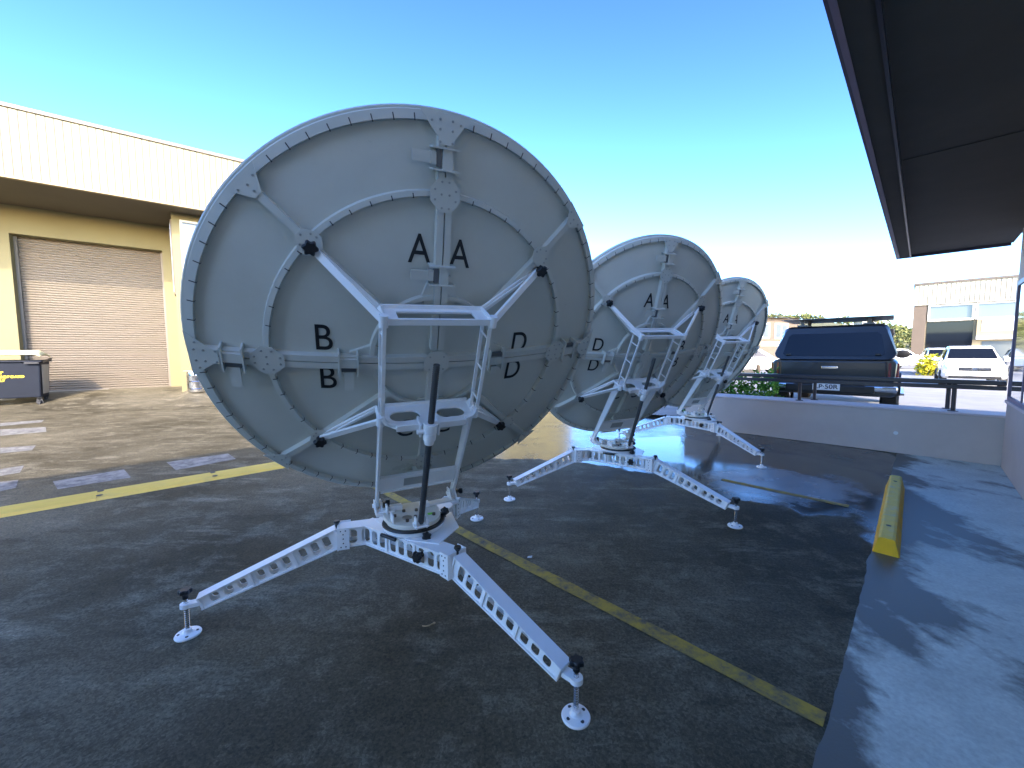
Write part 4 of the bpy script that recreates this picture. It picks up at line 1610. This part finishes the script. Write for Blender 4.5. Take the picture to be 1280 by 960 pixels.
def ute():
    p = G(1033, 510, 0)
    c = at(1036, 470, 8.75)
    hd = math.atan2(510, 502) - R(2.0)       # heading angle to the right of the view direction
    o = empty('ute', (c.x, c.y, .22), -hd)
    o.scale = (1.17, 1.06, 1.07)
    tag(o, 'dark navy ute with canopy and roof rack parked behind the mauve wall', 'ute')
    mb = MB()
    loft(mb, [ring_sec(.06, .88, .90, .50, 1.16, .07), ring_sec(.12, .93, .93, .46, 1.18, .09), ring_sec(1.2, .95, .94, .42, 1.20, .10),
              ring_sec(3.6, .95, .93, .42, 1.20, .10), ring_sec(4.7, .94, .88, .44, 1.14, .12), ring_sec(5.15, .86, .78, .50, 1.02, .12)])
    body = mb.build('body', M['ute'], o, smooth=40)
    mb = MB()
    loft(mb, [ring_sec(2.0, .90, .68, 1.16, 1.80, .12), ring_sec(2.3, .90, .70, 1.16, 1.84, .12), ring_sec(3.1, .90, .68, 1.16, 1.82, .12), ring_sec(3.9, .88, .70, 1.12, 1.22, .05)])
    cab = mb.build('cab', M['ute'], o, smooth=40)
    mb = MB()
    loft(mb, [ring_sec(.085, .89, .765, 1.185, 1.84, .13, lean=.34), ring_sec(.16, .91, .79, 1.185, 1.885, .13, lean=.34), ring_sec(1.7, .91, .775, 1.185, 1.89, .12), ring_sec(1.92, .90, .75, 1.185, 1.84, .12)])
    can = mb.build('canopy', M['canopy'], o, smooth=40)
    # rear window (leaning), proud frame
    def rp(x, z, d=0): return Vector((x, 0.083 + (z - 1.185) * 0.34 - d, z))
    mb = MB()
    pts = [(-.71, 1.26), (.71, 1.26), (.75, 1.30), (.685, 1.67), (.63, 1.72), (-.63, 1.72), (-.685, 1.67), (-.75, 1.30)]
    mb.add([rp(x, z, .010) for x, z in pts] + [rp(x, z, -.01) for x, z in pts], [tuple(range(8))] + [(i, (i + 1) % 8, 8 + (i + 1) % 8, 8 + i) for i in range(8)])
    g = mb.build('rear_window', M['carglass'], can, smooth=0)
    for s in (-1, 1):
        mb = MB(); mb.bar(rp(s * .70, 1.285, .02), rp(s * .62, 1.285, .02), .03, .03); mb.build('window_latch', M['black'], can)
    # side glass of canopy and cab
    for s in (-1, 1):
        mb = MB()
        for (y0, y1, za, zb, h0, h1) in ((.50, 1.75, 1.32, 1.70, .895, .825),):
            mb.add([(s * h0, y0, za), (s * h0, y1, za), (s * h1, y1 - .05, zb), (s * h1, y0 + .1, zb)], [(0, 1, 2, 3)])
        mb.build('side_window', M['carglass'], can, smooth=0)
        mb = MB()
        for (y0, y1, y2, y3) in ((2.12, 2.80, 2.80, 2.2), (2.86, 3.62, 3.12, 2.86)):
            mb.add([(s * .885, y0, 1.26), (s * .885, y1, 1.26), (s * .735, y2, 1.72), (s * .735, y3, 1.72)], [(0, 1, 2, 3)])
        mb.build('side_window', M['carglass'], cab, smooth=0)
        mb = MB()
        loft(mb, [[Vector((s * (1.00 + .13 * math.cos(a)), 3.25 + yy, 1.28 + .10 * math.sin(a))) for a in [2 * PI * i / 14 for i in range(14)]] if 0 < k < 4 else
                  [Vector((s * (1.00 + .07 * math.cos(a)), 3.25 + yy, 1.28 + .06 * math.sin(a))) for a in [2 * PI * i / 14 for i in range(14)]]
                  for k, yy in enumerate((-.05, -.03, 0, .06, .09))])
        mb.bar((s * .86, 3.3, 1.24), (s * .98, 3.28, 1.26), .05, .05)
        mb.build('mirror', M['black'], o)
        # tail lights
        mb = MB()
        mb.hexa([Vector((s * .80, .045, .80)), Vector((s * .945, .10, .80)), Vector((s * .945, .25, .80)), Vector((s * .80, .12, .80)),
                 Vector((s * .80, .045, 1.12)), Vector((s * .945, .10, 1.12)), Vector((s * .945, .25, 1.12)), Vector((s * .80, .12, 1.12))])
        mb.build('tail_light', M['redlamp'], o, smooth=0, bevel=.01)
        for y in (1.05, 4.25):
            t = wheel(o, (s * .84, y, .39), (s, 0, 0), .39, .26)
            mb = MB()   # flare
            prev = None
            for i in range(11):
                a = R(10 + 160 * i / 10)
                q = Vector((s * .955, y + .47 * math.cos(a), .40 + .47 * math.sin(a)))
                if prev is not None: mb.bar(prev, q, .10, .05, (s, 0, 0))
                prev = q
            mb.build('wheel_flare', M['black'], o)
        mb = MB(); mb.bar((s * .98, 1.6, .42), (s * .98, 3.7, .42), .14, .05); mb.build('side_step', M['steel'], o)
    # tailgate
    mb = MB()
    mb.box((0, .045, .92), (1.56, .05, .46))
    tg = mb.build('tailgate', M['ute'], o, smooth=0, bevel=.02)
    mb = MB(); mb.box((0, .012, 1.02), (.24, .018, .055)); mb.build('handle', M['chrome'], tg, bevel=.008)
    tx = MB()
    text_mb(tx, 'NEW ZEALAND', .075, frame_M((0, .016, .80), (1, 0, 0), (0, 0, 1)), .002, xs=1.5)
    tx.build('lettering', M['steel'], tg, smooth=0)
    # bumper with chrome ends and plate
    mb = MB(); mb.box((0, -.05, .60), (1.30, .20, .15)); bp = mb.build('bumper', M['black'], o, smooth=0, bevel=.02)
    for s in (-1, 1):
        mb = MB(); mb.box((s * .72, -.04, .63), (.44, .20, .11)); mb.build('bumper_end', M['chrome'], o, smooth=30, bevel=.03)
    mb = MB(); mb.box((-.02, -.153, .635), (.40, .008, .135)); pl = mb.build('number_plate', M['plate'], o, smooth=0)
    tx = MB(); text_mb(tx, 'LP\u00b750R', .12, frame_M((-.02, -.158, .635), (1, 0, 0), (0, 0, 1)), .001, weight=.002)
    tx.build('plate_text', M['letter'], pl, smooth=0)
    # roof board and rack
    mb = MB()
    mb.box((.0, 1.0, 2.03), (1.66, 1.5, .016))
    rk = mb.build('roof_platform', M['greymetal'], o, smooth=0, bevel=.01)
    mb = MB()
    for x in (-.5, .5):
        mb = MB()
        for y in (.5, 1.5):
            mb.box((x, y, 1.96), (.06, .06, .14))
        mb.box((x, 1.0, 1.905), (.16, 1.2, .03))
        mb.build('rack_foot', M['greymetal'], o, smooth=0)
    mb = MB()
    mb.bar((-.70, 2.5, 1.90), (.70, 2.5, 1.90), .10, .04); mb.bar((-.70, 3.0, 1.90), (.70, 3.0, 1.90), .10, .04)
    mb.box((.5, 2.75, 1.955), (.35, .6, .08)); mb.box((.62, 2.75, 1.86), (.05, .6, .1)); mb.box((-.62, 2.75, 1.86), (.05, .6, .1))
    mb.build('cab_rack', M['black'], o, smooth=0)
    # snorkel
    mb = MB(); mb.bar((.86, 3.75, 1.1), (.80, 3.35, 1.75), .07, .06); mb.box((.80, 3.33, 1.82), (.09, .14, .16)); mb.build('snorkel', M['black'], o, bevel=.01)
ute()

# ------------------------------------------------------------------ parked cars in the distance
def make_car(paint, name='parked_car'):
    o = empty(name)
    mb = MB()
    loft(mb, [ring_sec(-2.25, .78, .74, .42, .78, .10), ring_sec(-2.12, .87, .84, .34, .90, .12), ring_sec(-1.2, .92, .88, .30, 1.02, .12),
              ring_sec(1.6, .92, .89, .30, 1.04, .12), ring_sec(2.15, .88, .84, .34, 1.0, .12), ring_sec(2.3, .82, .78, .42, .9, .1)])
    mb.build('body', paint, o, smooth=40)
    mb = MB()
    loft(mb, [ring_sec(-1.15, .84, .80, .98, 1.06, .03), ring_sec(-.35, .85, .66, .98, 1.62, .10), ring_sec(.3, .85, .68, .98, 1.68, .10), ring_sec(1.5, .85, .66, .98, 1.64, .10), ring_sec(2.1, .82, .70, .98, 1.1, .04)])
    gh = mb.build('greenhouse', paint, o, smooth=40)
    mb = MB()
    mb.add([(-.72, -1.09, 1.10), (.72, -1.09, 1.10), (.60, -.47, 1.56), (-.60, -.47, 1.56)], [(0, 1, 2, 3)])
    w = mb.build('windscreen', M['carglass'], gh, smooth=0)
    for s in (-1, 1):
        mb = MB()
        mb.add([(s * .842, -.75, 1.10), (s * .842, 1.5, 1.10), (s * .70, 1.35, 1.52), (s * .70, -.2, 1.52)], [(0, 1, 2, 3)])
        mb.build('side_window', M['carglass'], gh, smooth=0)
        mb = MB(); mb.hexa([Vector(q) for q in ((s * .50, -2.22, .66), (s * .84, -2.13, .66), (s * .84, -1.95, .66), (s * .50, -2.0, .66), (s * .56, -2.20, .84), (s * .82, -2.10, .86), (s * .82, -1.92, .86), (s * .56, -1.98, .84))])
        mb.build('headlight', M['headlamp'], o, smooth=0)
        mb = MB(); mb.box((s * 1.0, -.72, 1.10), (.20, .10, .15)); mb.build('mirror', paint, o, bevel=.03)
        for y in (-1.4, 1.4):
            wheel(o, (s * .82, y, .33), (s, 0, 0), .33, .22)
    mb = MB(); mb.box((0, -2.245, .72), (.86, .03, .13)); mb.mat(1); mb.box((0, -2.263, .72), (.80, .008, .02)); mb.box((0, -2.265, .73), (.14, .01, .10))
    mb.build('grille', [M['black'], M['chrome']], o, smooth=0)
    mb = MB(); mb.box((0, -2.262, .52), (.40, .01, .12)); mb.build('number_plate', M['plate'], o, smooth=0)
    mb = MB(); mb.box((0, -2.25, .40), (1.4, .03, .10)); mb.build('air_intake', M['black'], o, smooth=0)
    return o
def cars():
    a = make_car(M['whitecar'])
    p = at(1210, 460, 17.6)
    a.location = (p.x, p.y, 0)
    a.rotation_euler = (0, 0, -R(44))
    tag(a, 'white car facing the camera in front of the far cream building', 'car', 'cars parked in the far yard')
    a.location.z = .22
    b = copy_tree(a)
    p = at(1176, 452, 26.0)
    b.location = (p.x, p.y, .22); b.rotation_euler = (0, 0, -R(40))
    b['label'] = 'pale car half hidden behind the white car, by the yellow shrub'
    c = copy_tree(a)
    p = at(940, 440, 27.0)
    c.location = (p.x, p.y, .22); c.rotation_euler = (0, 0, R(75))
    c['label'] = 'white car in the sunny yard between the smallest dish and the ute'
    d = copy_tree(a)
    p = at(1120, 446, 34.0)
    d.location = (p.x, p.y, .22); d.rotation_euler = (0, 0, R(100))
    d['label'] = 'white car seen just past the mirror of the dark ute'
    e = copy_tree(a)
    p = at(1262, 455, 23.0)
    e.location = (p.x + 1.2, p.y, .22); e.rotation_euler = (0, 0, -R(44))
    e['label'] = 'white car mostly hidden by the near building corner'
cars()

# ------------------------------------------------------------------ far buildings, shrubs, hill
def far_building():
    D = Vector((.70, -.714, 0)); N = Vector((-.714, -.70, 0))
    p = at(1138, 441, 40.0)
    org = Vector((p.x, p.y, 0))
    b = empty('office_building', org)
    tag(b, 'far two storey building with cream ribbed top and a row of windows', 'building')
    def bx(mb, d0, d1, n0, n1, z0, z1):
        q = [D * a + N * c + Vector((0, 0, z)) for z in (z0, z1) for a, c in ((d0, n0), (d1, n0), (d1, n1), (d0, n1))]
        mb.hexa(q); return mb
    L = 24
    m = MB()
    bx(m, .0, L, -10, 0, 6.15, 8.1)
    for i in range(int(L / .3)):
        m.mat(1); bx(m, i * .3, i * .3 + .03, 0.002, .02, 6.2, 8.05); m.mat(0)
    m.build('fascia', [M['cream_far'], M['groove']], b, smooth=0)
    m = MB(); bx(m, -.1, L, -10, .12, 8.102, 8.3); m.build('roof_cap', M['brown_trim'], b, smooth=0)
    m = MB(); bx(m, .2, L, -10, -.4, 0, 6.14); bx(m, 4.2, L, -.39, -.1, 3.1, 4.55); m.build('wall', M['tan_band'], b, smooth=0)
    m = MB(); bx(m, .0, .9, -3, -.1, 0, 6.1); m.build('pier', M['brick'], b, smooth=0)
    m = MB(); bx(m, 1.0, 4.0, -.5, -.35, 0.2, 4.5); m.build('entrance', M['carglass'], b, smooth=0)
    x = 1.0
    for w in (3.0, 3.6, 3.6, 3.6, 3.6, 3.6):
        fr = MB()
        bx(fr, x, x + .14, -.36, -.12, 4.6, 6.1); bx(fr, x + w - .14, x + w, -.36, -.12, 4.6, 6.1)
        bx(fr, x + .15, x + w - .15, -.36, -.14, 4.56, 4.75); bx(fr, x + .15, x + w - .15, -.36, -.14, 5.98, 6.1)
        o = fr.build('window', M['white_frame'], b, smooth=0)
        g = MB(); bx(g, x + .15, x + w - .15, -.38, -.30, 4.76, 5.97); g.build('pane', M['glass_far'], o, smooth=0)
        x += w + .06
    m = MB(); bx(m, 4.5, 7.4, -.098, -.06, 3.5, 4.5); m.build('sign_board', M['sign_white'], b, smooth=0)
    for i in range(4):
        m = MB(); bx(m, 4.6 + i * 4.2, 8.4 + i * 4.2, -.42, -.36, .2, 2.6); m.build('shop_window', M['glass_far'], b, smooth=0)
    m = MB(); bx(m, 4.2, L, -.41, .05, 2.75, 3.08); m.build('awning', M['white_frame'], b, smooth=0)
far_building()

def far_left_building():
    p = at(922, 441, 46.0)
    org = Vector((p.x, p.y, 0))
    D = Vector((.97, .24, 0)).normalized(); N = Vector((D.y, -D.x, 0))
    b = empty('brick_building', org)
    tag(b, 'low brown building with pale windows seen between smallest dish and ute', 'building')
    def bx(mb, d0, d1, n0, n1, z0, z1):
        q = [D * a + N * c + Vector((0, 0, z)) for z in (z0, z1) for a, c in ((d0, n0), (d1, n0), (d1, n1), (d0, n1))]
        mb.hexa(q); return mb
    m = MB(); bx(m, -9, 8.5, -8, 0, 0, 5.6); m.build('wall', M['brick'], b, smooth=0)
    m = MB()
    m.add([D * a + N * c + Vector((0, 0, z)) for a, c, z in ((-9.4, .6, 5.6), (8.9, .6, 5.6), (8.9, -8.4, 5.6), (-9.4, -8.4, 5.6), (-9.0, -4, 6.1), (8.5, -4, 6.1))],
          [(0, 1, 5, 4), (2, 3, 4, 5), (1, 2, 5), (3, 0, 4), (3, 2, 1, 0)])
    m.build('roof', M['brown_trim'], b, smooth=0)
    for i in range(6):
        x = -8 + i * 2.6
        m = MB(); bx(m, x, x + 1.9, .002, .08, 3.2, 5.0); o = m.build('window', M['white_frame'], b, smooth=0)
        m = MB(); bx(m, x + .15, x + .9, .082, .1, 3.35, 4.85); bx(m, x + 1.0, x + 1.75, .082, .1, 3.35, 4.85); m.build('pane', M['glass_far'], o, smooth=0)
    m = MB(); bx(m, -9, 8.5, .002, .05, 2.3, 2.9); m.build('band', M['tan_band'], b, smooth=0)
far_left_building()

def bollard():
    p = at(948, 456, 20.0)
    o = MB()
    o.lathe([(0, 0), (.09, 0), (.09, .95), (.07, 1.02), (0, 1.03)], 16)
    b = o.build('bollard', M['bark'], loc=(p.x, p.y, 0))
    tag(b, 'dark post standing in the sunny yard beside the ute', 'bollard')
bollard()

def shrub():
    rnd = random.Random(5)
    p = at(1166, 455, 24.0)
    o = empty('shrub', (p.x, p.y, 0))
    tag(o, 'small yellow flowering shrub beside the white car', 'shrub')
    pts = []
    for i in range(900):
        v = Vector((rnd.gauss(0, 1), rnd.gauss(0, 1), rnd.gauss(0, 1))).normalized() * (rnd.random() ** .4)
        pts.append(Vector((v.x * .8, v.y * .8, .75 + v.z * .7)))
    mb = MB(); leaf_cloud(mb, pts, .16, rnd, .8)
    mb.build('foliage', M['yellow_leaf'], o, smooth=0, fix=False)
    mb = MB(); mb.cyl((0, 0, 0), (0, 0, .7), .05, 8); mb.build('stem', M['bark'], o)
shrub()

def hill():
    mb = MB()
    vs, fs = [], []
    nx, ny = 90, 14
    def hz(x, y):
        r = (y - 190) / 260
        ridge = 30 + 12 * math.sin(x * .011 + .6) + 6 * math.sin(x * .031) + 2.5 * math.sin(x * .083)
        return max(0, ridge * math.sin(min(1, max(0, r)) * PI * .5))
    for j in range(ny + 1):
        for i in range(nx + 1):
            x = -60 + 720 * i / nx
            y = 190 + 260 * j / ny
            vs.append((x, y, hz(x, y) - .2))
    for j in range(ny):
        for i in range(nx):
            a = j * (nx + 1) + i
            fs.append((a, a + 1, a + nx + 2, a + nx + 1))
    mb.add(vs, fs)
    o = mb.build('hill', mat('hill_scrub', (0.12, 0.12, 0.06), 0.9, var=.3, vscale=.05), smooth=60, fix=False)
    tag(o, kind='structure')
    rnd = random.Random(11)
    mb = MB()
    pts = []
    for i in range(2600):
        x, y = rnd.uniform(100, 600), rnd.uniform(195, 445)
        if mnoise.noise(Vector((x * .02, y * .02, 0))) < -.15: continue
        z = hz(x, y)
        s = rnd.uniform(1.6, 3.8)
        for k in range(26):
            v = Vector((rnd.gauss(0, 1), rnd.gauss(0, 1), rnd.gauss(0, 1))).normalized() * (rnd.random() ** .5)
            pts.append(Vector((x + v.x * s, y + v.y * s, z + s * .8 + v.z * s * .8)))
    leaf_cloud(mb, pts, 1.7, rnd, .9)
    o = mb.build('vegetation', M['hill_leaf'], smooth=0, fix=False)
    tag(o, 'scrubby trees covering the distant hillside', 'trees', kind='stuff')
    # a few houses on the slope
    first = None
    for i, (x, y) in enumerate(((262, 300), (300, 330), (330, 290), (395, 320), (430, 300))):
        z = hz(x, y) - .5
        if first is None:
            h = empty('hillside_house')
            m = MB(); m.box((0, 0, 2.2), (11, 8, 4.4)); m.build('wall', M['white_frame'], h, smooth=0)
            m = MB(); m.add([(-6, -4.6, 4.4), (6, -4.6, 4.4), (6, 4.6, 4.4), (-6, 4.6, 4.4), (-6, 0, 6.6), (6, 0, 6.6)], [(0, 1, 5, 4), (2, 3, 4, 5), (1, 2, 5), (3, 0, 4), (3, 2, 1, 0)])
            m.build('roof', M['brick'], h, smooth=0)
            first = h
        else:
            h = copy_tree(first)
        h.location = (x, y, z)
        h.rotation_euler = (0, 0, .3 * i)
        tag(h, 'small pale house among trees on the distant hillside', 'house', 'houses on the distant hill')
hill()

def litter():
    p = G(535, 783)
    m = MB()
    pts = [Vector((-.035, 0, .004)), Vector((-.015, -.008, .007)), Vector((.008, -.006, .010)), Vector((.024, .006, .012)), Vector((.032, .016, .008))]
    for a, b in zip(pts, pts[1:]):
        m.cyl(a, b, .0035, 6)
    m.lathe([(0, .008), (.008, .011), (.009, .014), (0, .018)], 8, Matrix.Translation((.034, .018, -.004)))
    tag(m.build('twig', M['wood'], loc=tuple(p)), 'pale curled twig lying on the asphalt between the tripod legs', 'twig')
    p = G(662, 697)
    m = MB()
    m.add([(-.02, -.012, .004), (.018, -.015, .006), (.022, .010, .012), (-.014, .014, .005), (0, 0, .014)], [(0, 1, 4), (1, 2, 4), (2, 3, 4), (3, 0, 4)])
    tag(m.build('paper_scrap', M['plate'], loc=tuple(p), fix=False), 'tiny white scrap of paper on the asphalt by the yellow line', 'litter')
litter()

def cable():
    a, b = at(955, 384, 34), at(1010, 402, 48)
    d = b - a
    mb = MB()
    prev = None
    for i in range(25):
        t = -0.8 + 2.2 * i / 24
        q = a + d * t + Vector((0, 0, -.35 + .35 * (2 * (t - .3)) ** 2 * .4))
        if prev is not None: mb.cyl(prev, q, .03, 6)
        prev = q
    o = mb.build('overhead_cable', M['slot'])
    tag(o, 'thin overhead cable crossing the pale sky beside the smallest dish', 'cable')
cable()
